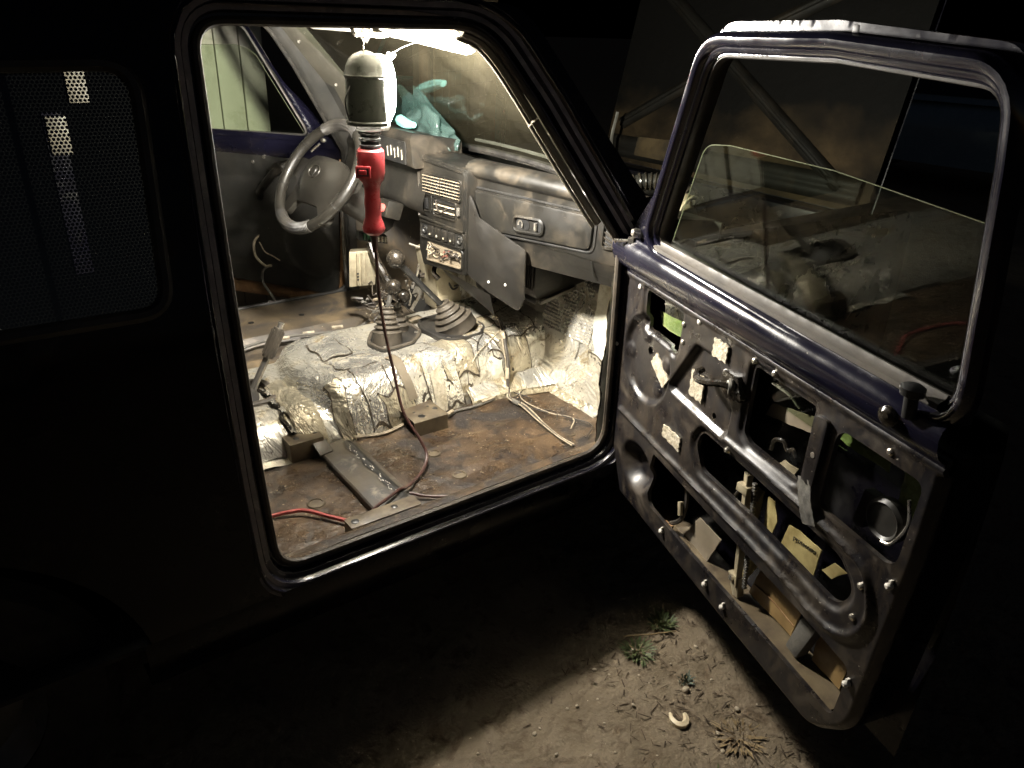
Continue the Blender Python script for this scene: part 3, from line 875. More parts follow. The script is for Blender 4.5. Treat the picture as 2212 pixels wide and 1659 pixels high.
def toe_board():
    # wheel-arch kick panel: curved wall from the door jamb to the toe board
    plan = smooth_path([(0.972, 0.032, 0), (1.02, 0.055, 0), (1.09, 0.12, 0), (1.155, 0.20, 0), (1.195, 0.275, 0), (1.215, 0.36, 0)], 5)
    m = len(plan)
    def kick(u, v):
        i = min(m - 1, u * (m - 1)); a = int(i); b = min(a + 1, m - 1)
        p = plan[a].lerp(plan[b], i - a)
        z = 0.375 + 0.60 * v
        p = p + Vector((0.11 * max(0, v - 0.15) * u, 0.04 * v * u, 0))
        n = 0.006 * mnoise.noise(Vector((p.x, p.y, z)) * 14) + 0.003 * mnoise.noise(Vector((p.x, p.y, z)) * 34)
        return (p.x - n, p.y + n, z)
    k = add('kick_panel', grid(kick, 30, 40), CREAM, CAR, angle=180)
    for n, (u0, u1, v0, v1, mt) in enumerate(((0.02, 0.34, 0.02, 0.30, CREAM), (0.0, 0.3, 0.28, 0.6, FOIL2), (0.3, 0.62, 0.05, 0.36, CREAM), (0.32, 0.7, 0.34, 0.62, FOIL), (0.6, 0.98, 0.0, 0.3, FOIL), (0.05, 0.5, 0.6, 0.85, FOILT))):
        def f(u, v):
            p = Vector(kick(u0 + (u1 - u0) * u + 0.01 * math.sin(7 * v + n), v0 + (v1 - v0) * v + 0.01 * math.sin(6 * u + n)))
            return tuple(p + Vector((-0.75, 0.65, 0)) * (0.004 + 0.001 * n))
        add('foil_piece', grid(f, 10, 10), mt, k, angle=180)
        def g(u, v):
            p = Vector(kick(min(1, max(0, u0 - 0.012 + (u1 - u0 + 0.024) * u + 0.01 * math.sin(7 * v + n))), max(0, v0 - 0.008 + (v1 - v0 + 0.016) * v + 0.01 * math.sin(6 * u + n))))
            return tuple(p + Vector((-0.75, 0.65, 0)) * (0.0032 + 0.001 * n))
        add('adhesive_edge', grid(g, 14, 14), GLUE, k, angle=180)
    add('seam_crack', tube([Vector(kick(0.36 + 0.05 * math.sin(j * 2.3), 0.1 + 0.06 * j)) + Vector((-0.006, 0.006, 0)) for j in range(9)], 0.0045, 6), RUST, k)
    prof = [(1.150, 0.376), (1.175, 0.395), (1.195, 0.45), (1.215, 0.52), (1.25, 0.62), (1.30, 0.72), (1.36, 0.82), (1.385, 0.95)]
    ps = smooth_path([(a, b, 0) for a, b in prof], 4)
    def toe(u, v):
        i = v * (len(ps) - 1); a = int(i); b = min(a + 1, len(ps) - 1)
        p = ps[a].lerp(ps[b], i - a)
        y = 0.24 + 1.30 * u
        n = 0.006 * mnoise.noise(Vector((p.x, y, p.y)) * 14) + 0.003 * mnoise.noise(Vector((p.x, y, p.y)) * 36)
        return (p.x - n, y, p.y + n * 0.5)
    t = add('toe_board', grid(toe, 70, 30), FOIL, CAR, angle=180)
    for n, (u0, u1, v0, v1, mt) in enumerate(((0.05, 0.20, 0.02, 0.2, FOILT), (0.0, 0.22, 0.16, 0.42, FOIL2), (0.14, 0.3, 0.3, 0.6, FOIL), (0.02, 0.26, 0.5, 0.8, FOIL2), (0.2, 0.36, 0.05, 0.28, FOIL))):
        def f(u, v):
            p = Vector(toe(u0 + (u1 - u0) * u + 0.008 * math.sin(6 * v + n), v0 + (v1 - v0) * v + 0.01 * math.sin(7 * u + n)))
            return tuple(p + Vector((-0.8, 0, 0.5)) * (0.004 + 0.001 * n))
        add('foil_piece', grid(f, 10, 10), mt, t, angle=180)
    # ribbed shiny heat-shield sheet high on the toe board
    def rib(u, v):
        p = Vector(toe(0.10 + 0.2 * u, 0.50 + 0.36 * v))
        return tuple(p + Vector((-0.8, 0, 0.5)) * (0.010 + 0.0008 * math.sin(v * 150)))
    add('ribbed_foil', grid(rib, 8, 90), FOIL2, t, angle=180)
    # lower ledge of foil along the tunnel foot
    def ledge(u, v):
        x = 0.86 + 0.32 * u
        y = 0.565 - 0.055 * math.sin(v * 1.5) - 0.05 * u * u * v
        return (x, y, 0.382 + 0.055 * (1 - v) ** 0.7 + fn3((x, y, 1), 25, 0.003))
    lg = add('foil_ledge', grid(ledge, 30, 10), FOILT, TUNNEL, angle=180)
    for n, (u0, u1) in enumerate(((0.02, 0.36), (0.34, 0.68), (0.66, 1.0))):
        def f(u, v):
            p = Vector(ledge(u0 + (u1 - u0) * u, 0.05 + 0.75 * v))
            return tuple(p + Vector((0, -0.6, 0.7)) * (0.004 + 0.0015 * n))
        add('foil_piece', grid(f, 12, 6), FOIL if n != 1 else FOILT, TUNNEL, angle=180)
toe_board()

def floor_fittings():
    # seat cross-member: shallow channel across the floor
    pts = [(0.311, 0.379), (0.312, 0.396), (0.316, 0.400), (0.400, 0.404), (0.408, 0.402), (0.422, 0.388), (0.438, 0.384)]
    V = [(x + fn3((x, y, 2), 9, 0.0015), y, z) for y in np.linspace(0.135, 0.515, 16) for x, z in pts]
    k = len(pts)
    F = [(i * k + j, (i + 1) * k + j, (i + 1) * k + j + 1, i * k + j + 1) for i in range(15) for j in range(k - 1)]
    mem = add('seat_cross_member', (V, F), MEMBER, CAR)
    add('worn_edge', grid(lambda u, v: (0.388 + 0.026 * u + 0.004 * math.sin(20 * v) * (1 - u), 0.15 + 0.35 * v, 0.4055 - 0.009 * max(0, u - 0.55) ** 1.0), 6, 30), BLACKP, mem)
    rs = random.Random(8)
    for k in range(46):
        if rs.random() < 0.35: continue
        y = 0.17 + 0.0068 * k + rs.uniform(-.003, .003); x = 0.392 + 0.006 * math.sin(k * 0.9) + rs.uniform(-.002, .002)
        q = [(x + rs.uniform(0.0004, 0.0026) * math.cos(a), y + rs.uniform(0.001, 0.006) * math.sin(a), 0.4068) for a in np.linspace(0, 5.4, 7)]
        add('bare_chip', (q, [tuple(range(7))]), CLIP, mem)
    # bracket by the sill, with bolt holes
    def bracket(x0, x1, y0, y1, z1, mt, rot=0.0, holes=()):
        poly = fillet([(x0, y0), (x1, y0), (x1, y1), (x0, y1)], 0.006, 3)
        b = add('seat_bracket', prism(poly, FZ - 0.004, z1), mt, CAR, bevel=0.003)
        for hx, hy, r in holes:
            add('bolt_hole', lathe((hx, hy, z1 + 0.0005), (0, 0, 1), [(0, r * 1.15), (0.0008, r), (0.001, 0)], 14), BLACKP, b)
        return b
    bracket(0.215, 0.41, 0.072, 0.118, 0.424, BRACKET, holes=((0.235, 0.095, 0.009), (0.345, 0.098, 0.0075)))
    pts = [(0.585, 0.433), (0.450, 0.432), (0.443, 0.428), (0.440, 0.376)]
    V = [(x, y, z) for x in (0.600, 0.718) for y, z in pts] + [(x, y + 0.002, z - 0.003) for x in (0.600, 0.718) for y, z in pts]
    F = [(j, j + 1, 5 + j, 4 + j) for j in range(3)] + [(8 + j, 12 + j, 13 + j, 9 + j) for j in range(3)] + [(j, 8 + j, 9 + j, j + 1) for j in range(3)] + [(4 + j, 5 + j, 13 + j, 12 + j) for j in range(3)]
    b = add('seat_bracket', (V, F), BRACKET, CAR, angle=40)
    add('bracket_cheek', box(0.7165, 0.719, 0.443, 0.585, 0.376, 0.4305), BRACKET, b)
    for hx, hy, r in ((0.640, 0.468, 0.010), (0.702, 0.492, 0.008), (0.632, 0.502, 0.004), (0.690, 0.515, 0.004)):
        add('bolt_hole', lathe((hx, hy, 0.4325), (0, 0, 1), [(0, r * 1.15), (0.0008, r), (0.001, 0)], 14), BLACKP, b)
    bracket(0.232, 0.335, 0.50, 0.565, 0.44, BRACKET, holes=((0.262, 0.53, 0.008), (0.32, 0.535, 0.006)))
    # rear end of the bracket by the tunnel: upturned tab
    add('tab', obox((0.322, 0.485, 0.413), (0.022, 0.004, 0), (-0.003, 0.018, 0.012), (0, -0.002, 0.003)), MEMBER, mem, bevel=0.002)
    # hand brake
    hb = add('hand_brake', tube([(0.215, 0.80, 0.45), (0.262, 0.80, 0.535), (0.30, 0.80, 0.60)], 0.011, 8), STEELG, CAR)
    V, F = tube([(0.293, 0.80, 0.588), (0.317, 0.80, 0.631), (0.34, 0.80, 0.674)], [0.017, 0.019, 0.0195, 0.016], 28, n=8)
    V2 = []
    for i, p in enumerate(V):
        V2.append(p)
    add('grip', (V2, F), BOOT, hb)
    for j in range(12):
        a = j * math.pi / 6
        ax = Vector((0.479, 0, 0.878)); u = Vector((0, 1, 0)); w = ax.cross(u)
        o = (u * math.cos(a) + w * math.sin(a)) * 0.0185
        add('grip_rib', tube([Vector((0.297, 0.80, 0.596)) + o, Vector((0.336, 0.80, 0.667)) + o], 0.0022, 5, n=0), BOOT, hb)
    add('release_button', tube([(0.34, 0.80, 0.674), (0.349, 0.80, 0.690)], 0.0095, 12, n=0), SHINY, hb)
    add('brake_boot_frame', loop_sweep(fillet([(0.10, 0.72), (0.29, 0.72), (0.29, 0.88), (0.10, 0.88)], 0.05, 6), [(0.012, 0), (0.012, 0.012), (0.004, 0.016), (-0.008, 0.014), (-0.012, 0.0)], lambda a, b, d: (a, b, 0.474 + d)), BOOT, hb)
    add('brake_boot', lathe((0.20, 0.80, 0.472), (0.25, 0, 1), [(0.0, 0.085), (0.01, 0.078), (0.018, 0.05), (0.03, 0.04), (0.036, 0.022), (0.05, 0.016)], 20), RUBBER, hb)
floor_fittings()

# ------------------------------------------------------------------ levers and boots
def boots():
    def bellows(base, top, r0, r1, rings, mt):
        b, t = Vector(base), Vector(top)
        ax = t - b; L = ax.length
        prof = [(-0.012, r0 * 1.02), (0.0, r0)]
        n = rings * 8
        for i in range(n + 1):
            s = i / n
            r = r0 + (r1 - r0) * s ** 0.9
            prof.append((L * (0.28 + 0.72 * s) , r * (0.9 + 0.1 * math.cos(2 * math.pi * s * rings))))
        prof.insert(2, (L * 0.25, r0 * 0.97))
        prof.append((L * 1.02, r1 * 0.4))
        return add('lever_boot', lathe(b, ax, prof, 28), mt, None, angle=60)
    plates = [('transfer', [(0.635, 0.705), (0.755, 0.715), (0.835, 0.79), (0.84, 0.88), (0.78, 0.92), (0.68, 0.88), (0.625, 0.80)]),
              ('gear', [(0.855, 0.66), (1.00, 0.66), (1.055, 0.72), (1.055, 0.86), (0.99, 0.91), (0.87, 0.90), (0.835, 0.80)])]
    zt = 0.553
    tl = root_lever = None
    for nm, poly in plates:
        pl = prism(fillet(poly, 0.06, 7), zt - 0.02, zt + 0.009)
        lev = add('transfer_lever_plate' if nm == 'transfer' else 'gear_lever_plate', pl, RUBBER, CAR, bevel=0.004)
        rim = [(a, b, zt + 0.010) for a, b in resample(fillet([tuple(Vector(p).lerp(Vector((np.mean([q[0] for q in poly]), np.mean([q[1] for q in poly]))), 0.06)) for p in poly], 0.06, 7), 0.015)]
        add('plate_rim', tube(rim, 0.006, 8, True, 0), BOOT if nm == 'transfer' else RUBBER, lev)
        def child(name, vf, mt, **k):
            return add(name, vf, mt, lev, **k)
        for hx, hy in (poly[0], poly[2], poly[4]):
            c = Vector((np.mean([p[0] for p in poly]), np.mean([p[1] for p in poly])))
            q = Vector((hx, hy)).lerp(c, 0.22)
            child('plate_screw', lathe((q.x, q.y, zt + 0.010), (0, 0, 1), [(0, 0.008), (0.004, 0.007), (0.005, 0)], 10), SHINY)
        def bell(base, top, r0, r1, rings, mt):
            o = bellows(base, top, r0, r1, rings, mt)
            attach(o, lev)
        if nm == 'transfer':
            bell((0.69, 0.775, zt + 0.012), (0.703, 0.795, 0.675), 0.050, 0.024, 5, BOOT)
            bell((0.765, 0.86, zt + 0.012), (0.772, 0.86, 0.640), 0.047, 0.022, 3, BOOT)
            child('lever_rod', tube([(0.703, 0.795, 0.66), (0.722, 0.80, 0.72)], 0.008, 8, n=0), STEELG)
            child('lever_rod', tube([(0.771, 0.86, 0.63), (0.79, 0.86, 0.66)], 0.008, 8, n=0), STEELG)
            child('ball_knob', lathe((0.733, 0.80, 0.738), (0.3, 0, 1), [(-0.027 * math.cos(a), 0.027 * math.sin(a)) for a in np.linspace(0, math.pi, 12)], 18), BALL)
            child('ball_knob', lathe((0.80, 0.86, 0.677), (0.2, 0, 1), [(-0.026 * math.cos(a), 0.026 * math.sin(a)) for a in np.linspace(0, math.pi, 12)], 18), BALL)
        else:
            bell((0.955, 0.765, zt + 0.012), (0.915, 0.79, 0.655), 0.074, 0.024, 4, BOOT)
            child('lever_rod', tube([(0.935, 0.78, 0.62), (0.83, 0.795, 0.735), (0.752, 0.80, 0.822)], 0.0105, 10), BLACKP)
            child('ball_knob', lathe((0.745, 0.80, 0.832), (-0.6, 0, 0.8), [(-0.031 * math.cos(a), 0.031 * math.sin(a)) for a in np.linspace(0, math.pi, 14)], 20), BALL)
boots()

# ------------------------------------------------------------------ dashboard
def dash_x(y): return 0.972 + 0.06 * max(0.0, (0.69 - y)) / 0.46
def dashboard():
    prof = [(0.16, 1.102), (0.10, 1.128), (0.05, 1.142), (0.015, 1.140), (-0.004, 1.130), (-0.010, 1.114), (-0.004, 1.100), (0.008, 1.090), (0.014, 1.075), (0.014, 0.95), (0.020, 0.93), (0.028, 0.905), (0.045, 0.885), (0.14, 0.87)]
    ps = smooth_path([(a, b, 0) for a, b in prof], 4)
    def body(u, v):
        y = 0.062 + u * 0.66
        i = v * (len(ps) - 1); a = int(i); b = min(a + 1, len(ps) - 1)
        p = ps[a].lerp(ps[b], i - a)
        k = 1 - min(1, max(0, (0.13 - y) / 0.07)) ** 2 * 0.25      # rounds off at the door end
        return (dash_x(y) + p.x + (1 - k) * 0.06, y, p.y - (1 - k) * 0.03)
    D = add('dashboard', grid(body, 44, 60), DASH, CAR, angle=60)
    # driver's half: lower roll of the dash and the instrument hood
    prof2 = [(0.16, 1.10), (0.08, 1.125), (0.02, 1.120), (-0.005, 1.10), (0.0, 1.06), (-0.02, 1.0), (-0.03, 0.95), (0.0, 0.92), (0.12, 0.90)]
    p2 = smooth_path([(a, b, 0) for a, b in prof2], 4)
    def body2(u, v):
        i = v * (len(p2) - 1); a = int(i); b = min(a + 1, len(p2) - 1)
        p = p2[a].lerp(p2[b], i - a)
        return (0.955 + p.x, 0.93 + 0.63 * u, p.y)
    add('driver_dash', grid(body2, 12, 34), DASHDK, D)
    # instrument hood: a box with a sloping top and its right-hand cheek
    hood = [(0.905, 1.08), (0.895, 1.175), (0.905, 1.197), (1.10, 1.165), (1.10, 1.08)]
    V, F = prism(fillet(hood, 0.012, 3), 0.955, 1.40)
    add('instrument_hood', ([(a, c, b) for a, b, c in V], F), DASH, D, bevel=0.006)
    add('instrument_face', box(0.893, 0.899, 0.99, 1.365, 1.09, 1.165), BLACKP, D)
    for k in range(5):
        add('instrument_line', obox((0.8915, 1.01 + 0.025 * k, 1.12 + 0.006 * (k % 2)), (0.0008, 0, 0), (0, 0.0012, 0), (0, 0.002, 0.016)), PATCH, D)
    # defroster slot lid along the top pad with worn light edges
    add('defroster_slot', grid(lambda u, v: (1.075 + 0.02 * v + 0.02 * u, 0.14 + 0.62 * (1 - u) , 1.143 - 0.006 * v), 20, 3), BLACKP, D)
    for y0, y1 in ((0.16, 0.21), (0.33, 0.37), (0.45, 0.46), (0.52, 0.60), (0.66, 0.67)):
        add('pad_chip', grid(lambda u, v: (1.073 + 0.02 * (0.76 - (y0 + (y1 - y0) * u)) / 0.62 + 0.004 * v * math.sin(3.1 * u), y0 + (y1 - y0) * u, 1.1452 - 0.0005 * v), 8, 2), PATCH, D)
    # glove-box lid
    lid = fillet([(0.205, 0.963), (0.705, 0.930), (0.712, 1.052), (0.20, 1.060)], [0.03, 0.02, 0.02, 0.035], 6)
    V, F = prism(lid, 0.0, 1.0)
    V = [(dash_x(a) + 0.006 + 0.014 * c, a, b) for a, b, c in V]
    add('glove_box_lid', (V, F), DASH, D, bevel=0.006)
    groove = [(dash_x(a) + 0.0135, a, b) for a, b in resample(fillet([(0.195, 0.956), (0.714, 0.922), (0.72, 1.060), (0.19, 1.068)], 0.03, 5), 0.03)]
    add('glove_box_gap', tube(groove, 0.0035, 6, True, 0), BLACKP, D)
    # recessed latch
    lt = fillet([(0.385, 0.972), (0.505, 0.962), (0.505, 1.004), (0.385, 1.012)], 0.018, 6)
    V, F = loop_sweep(lt, [(0.006, 0.004), (0.0, 0.007), (-0.003, 0.003), (-0.004, -0.003)], lambda a, b, d: (dash_x(a) + 0.0045 - d, a, b))
    add('latch_bezel', (V, F), DASH, D)
    add('latch_pocket', ([(dash_x(a) + 0.005, a, b) for a, b in fillet([(0.442, 0.972), (0.498, 0.967), (0.498, 1.000), (0.442, 1.005)], 0.015, 5)], [tuple(range(24))]), BLACKP, D)
    add('latch_dish', lathe((dash_x(0.465) + 0.004, 0.478, 0.984), (-1, 0, 0.1), [(0.0, 0.002), (0.0015, 0.008), (0.004, 0.0135)], 16, 0, 4.2), SHINY, D)
    add('latch_pocket', ([(dash_x(a) + 0.005, a, b) for a, b in fillet([(0.392, 0.977), (0.422, 0.974), (0.422, 1.003), (0.392, 1.006)], 0.008, 5)], [tuple(range(24))]), BLACKP, D)
    add('latch_button', box(dash_x(0.41) - 0.006, dash_x(0.41) + 0.004, 0.406, 0.413, 0.978, 1.002), SHINY, D, bevel=0.002)
    # end vent
    vt = fillet([(0.125, 0.985), (0.165, 0.982), (0.162, 1.058), (0.122, 1.056)], 0.012, 5)
    V, F = loop_sweep(vt, [(0.007, -0.002), (0.003, 0.004), (-0.003, 0.004), (-0.005, -0.006)], lambda a, b, d: (dash_x(a) + 0.010 - d, a, b))
    add('vent_bezel', (V, F), DASH, D)
    add('vent_back', ([(dash_x(a) + 0.0125, a, b) for a, b in vt], [tuple(range(len(vt)))]), BLACKP, D)
    for k in range(5):
        z = 0.990 + 0.0145 * k
        add('vent_slat', obox((dash_x(0.144) + 0.009, 0.144, z + 0.003), (0.003, 0, 0), (0, 0.015, 0.005), (0, -0.0005, 0.0015)), DASH, D)
    # lower knee panel and its hinge seam
    add('knee_panel', grid(lambda u, v: (dash_x(0.07 + 0.6 * u) + 0.022 + 0.02 * v, 0.07 + 0.6 * u, 0.925 - 0.055 * v - 0.03 * u * v), 16, 6), DASH, D)
    add('panel_seam', tube([(dash_x(0.2) + 0.018, 0.205, 0.93), (dash_x(0.2) + 0.03, 0.20, 0.885), (dash_x(0.2) + 0.05, 0.19, 0.865)], 0.003, 6), BLACKP, D)
    # ---- centre console
    X0 = 0.945
    con = fillet([(0.69, 0.772), (0.968, 0.742), (0.995, 0.80), (0.985, 0.88), (1.000, 0.92), (0.997, 1.112), (0.98, 1.128), (0.688, 1.116)], [0.012, 0.012, 0.02, 0.03, 0.02, 0.012, 0.012, 0.014], 4)
    V, F = prism(con, X0, X0 + 0.14)
    C = add('centre_console', ([(c, a, b) for a, b, c in V], F), DASH, CAR, bevel=0.005)
    def frame(poly, w, d, mt=DASH, r=0.008, inset=0.012):
        lp = fillet(poly, r, 4)
        V, F = loop_sweep(lp, [(w, 0.0), (w * 0.7, d), (0.0, d), (-0.002, d * 0.3), (-0.003, -inset)], lambda a, b, dd: (X0 - dd - 0.0005, a, b))
        add('console_bezel', (V, F), mt, C)
    def plate(poly, dx, mt, name):
        n = len(poly)
        add(name, ([(X0 - dx, a, b) for a, b in poly], [tuple(range(n))]), mt, C)
    # face frame standing proud
    frame([(0.700, 0.915), (0.985, 0.915), (0.985, 1.108), (0.700, 1.103)], 0.006, 0.006, inset=0.0)
    vents = [(0.722, 1.012), (0.958, 1.000), (0.952, 1.066), (0.722, 1.074)]
    frame(vents, 0.006, 0.005)
    plate(vents, 0.001, BLACKP, 'vent_back')
    for half in ((0.725, 0.836), (0.843, 0.952)):
        for k in range(6):
            z = 1.012 + 0.0105 * k
            yc = (half[0] + half[1]) / 2
            add('vent_slat', obox((X0 - 0.005, yc, z - (yc - 0.84) * 0.05), (0.004, 0, -0.0015), (0, (half[1] - half[0]) / 2, -0.0025), (0.0006, 0, 0.0012)), BEIGE, C)
        for k in range(6):
            y = half[0] + 0.012 + (half[1] - half[0] - 0.02) * k / 5
            add('vent_vane', obox((X0 - 0.0028, y, 1.038), (0.002, 0, 0), (0, 0.0009, 0), (0, 0.004, 0.026)), DASHDK, C)
    add('vent_divider', box(X0 - 0.008, X0, 0.837, 0.842, 1.005, 1.071), DASH, C)
    radio = [(0.752, 0.945), (0.888, 0.938), (0.882, 0.995), (0.752, 1.000)]
    frame(radio, 0.006, 0.004)
    plate(radio, 0.001, BLACKP, 'radio_slot_back')
    for k in range(5):
        z = 0.950 + 0.0095 * k
        add('heater_slat', obox((X0 - 0.004, 0.818, z), (0.003, 0, 0), (0, 0.062, -0.003), (0, 0, 0.0016)), WIREW if k % 2 else DASH, C)
    add('hanging_wire', tube([(X0 - 0.004, 0.87, 0.99), (X0 - 0.012, 0.85, 0.965), (X0 - 0.010, 0.825, 0.957), (X0 - 0.004, 0.80, 0.975)], 0.003, 6), WIREB, C)
    frame([(0.906, 0.945), (0.962, 0.938), (0.958, 0.995), (0.905, 0.998)], 0.004, 0.003)
    add('rocker_switch', obox((X0 - 0.004, 0.934, 0.968), (0.004, 0, 0.001), (0, 0.010, 0), (-0.002, 0, 0.018)), BLACKP, C, bevel=0.002)
    add('slider_knob', obox((X0 - 0.006, 0.728, 0.978), (0.004, 0, 0), (0, 0.006, 0), (0, 0, 0.013)), SHINY, C, bevel=0.002)
    # row of push switches
    row = [(0.700, 0.862), (0.972, 0.845), (0.970, 0.897), (0.702, 0.910)]
    frame(row, 0.006, 0.006)
    plate(row, 0.001, BLACKP, 'switch_row_back')
    for k in range(6):
        y = 0.724 + 0.0445 * k; z = 0.885 - 0.0022 * k
        if k == 0 or k == 5:
            add('round_socket', lathe((X0 - 0.001, y, z), (-1, 0, 0), [(0, 0.015), (0.006, 0.014), (0.006, 0.011), (0.002, 0.009), (0.002, 0)], 16), BLACKP, C)
            add('socket_pin', lathe((X0 - 0.003, y, z + 0.006), (-1, 0, 0), [(0, 0.0025), (0.003, 0.002), (0.003, 0)], 8), SHINY, C)
        else:
            add('push_switch', obox((X0 - 0.005, y, z), (0.006, 0, 0.0015), (0, 0.016, -0.0008), (-0.002, 0, 0.019)), DASHDK, C, bevel=0.003)
            add('switch_mark', obox((X0 - 0.0128, y - 0.002, z - 0.008), (0.0006, 0, 0), (0, 0.0035, 0), (0, 0, 0.003)), PATCH, C)
    # open radio bay with loose wiring
    bay = [(0.712, 0.790), (0.940, 0.770), (0.935, 0.838), (0.712, 0.848)]
    frame(bay, 0.008, 0.004, inset=0.0)
    plate(bay, 0.0012, BEIGE, 'bay_back')
    add('bay_floor', obox((X0 - 0.004, 0.825, 0.7815), (0.004, 0, 0), (0, 0.105, -0.010), (0, 0, 0.0022)), BEIGE, C)
    rnd = random.Random(5)
    for k in range(26):
        y = rnd.uniform(0.725, 0.925); z0 = 0.80 - (y - 0.82) * 0.09
        pts = [(X0 - 0.002, y, z0 + rnd.uniform(0.0, 0.035))]
        for j in range(3):
            pts.append((X0 - rnd.uniform(0.004, 0.018), min(0.93, max(0.716, pts[-1][1] + rnd.uniform(-0.035, 0.035))), min(0.836, max(z0 - 0.012, pts[-1][2] + rnd.uniform(-0.018, 0.018)))))
        add('loose_wire', tube(pts, rnd.choice((0.0016, 0.002, 0.0025)), 5, n=4), rnd.choice((WIREW, WIREB, WIREB, WIREB, WIREB, WIREW, WIRER)), C)
    # side cheek of the console
    ck = [(0.0, 1.06), (0.0, 0.775), (0.10, 0.735), (0.235, 0.70), (0.255, 0.745), (0.255, 0.905), (0.16, 0.935), (0.045, 0.975)]
    V, F = prism(fillet(ck, 0.02, 4), 0.0, 0.006)
    V = [(X0 + 0.008 + a * 0.24 + c, 0.692 - a * 0.90, b) for a, b, c in V]
    add('console_cheek', (V, F), DASHDK, C, bevel=0.002)
    for a, b in ((0.10, 0.772), (0.175, 0.778)):
        add('cheek_hole', lathe((X0 + 0.006 + a * 0.24, 0.690 - a * 0.90, b), (-0.97, -0.25, 0), [(0, 0.005), (0.002, 0.004), (0.002, 0)], 10), CLIP, C)
    # hanging flap below and heater box in the footwell
    add('loose_flap', grid(lambda u, v: (0.985 + 0.02 * v, 0.905 - 0.30 * u, 0.735 - 0.075 * v * (0.35 + 0.65 * u) - 0.01 * u), 8, 5), DASHDK, C)
    hbx = [(1.085, 0.86), (1.085, 0.745), (1.10, 0.712), (1.33, 0.755), (1.33, 0.86)]
    V, F = prism(hbx, 0.495, 0.645)
    H = add('heater_box', ([(a, c, b) for a, b, c in V], F), DASH, CAR, bevel=0.004)
    for k in range(13):
        add('heater_fin', box(1.080, 1.0845, 0.505 + 0.0105 * k, 0.5085 + 0.0105 * k, 0.752, 0.85), DASHDK, H)
    add('heater_lip', obox((1.175, 0.485, 0.727), (0.075, 0, 0.0145), (0, 0.008, 0), (-0.001, 0, 0.006)), BOOT, H, bevel=0.002)
    add('heater_lip', obox((1.095, 0.57, 0.722), (0.006, 0, 0.012), (0, 0.075, 0), (0, 0, 0.004)), DASHDK, H, bevel=0.001)
    # dark pedals / heater lumps behind, under the driver side
    for k, (x, y, z) in enumerate(((1.16, 0.86, 0.66), (1.20, 0.95, 0.70), (1.14, 0.78, 0.70))):
        add('heater_duct', lathe((x, y, z), (0.3, 1, 0.1), [(-0.05, 0), (-0.05, 0.035), (-0.02, 0.045), (0.03, 0.042), (0.05, 0.03), (0.05, 0)], 14), RUBBER, H)
    # hazard button housing on the steering column side
    hz = add('hazard_switch', obox((0.845, 1.02, 0.94), (0.03, 0, -0.01), (0, 0.035, 0), (0.01, 0, 0.028)), DASH, CAR, bevel=0.008)
    add('hazard_button', lathe((0.815, 1.012, 0.948), (-1, -0.15, 0.3), [(0, 0.015), (0.008, 0.014), (0.010, 0.009), (0.010, 0)], 18), REDCABLE, hz)
dashboard()

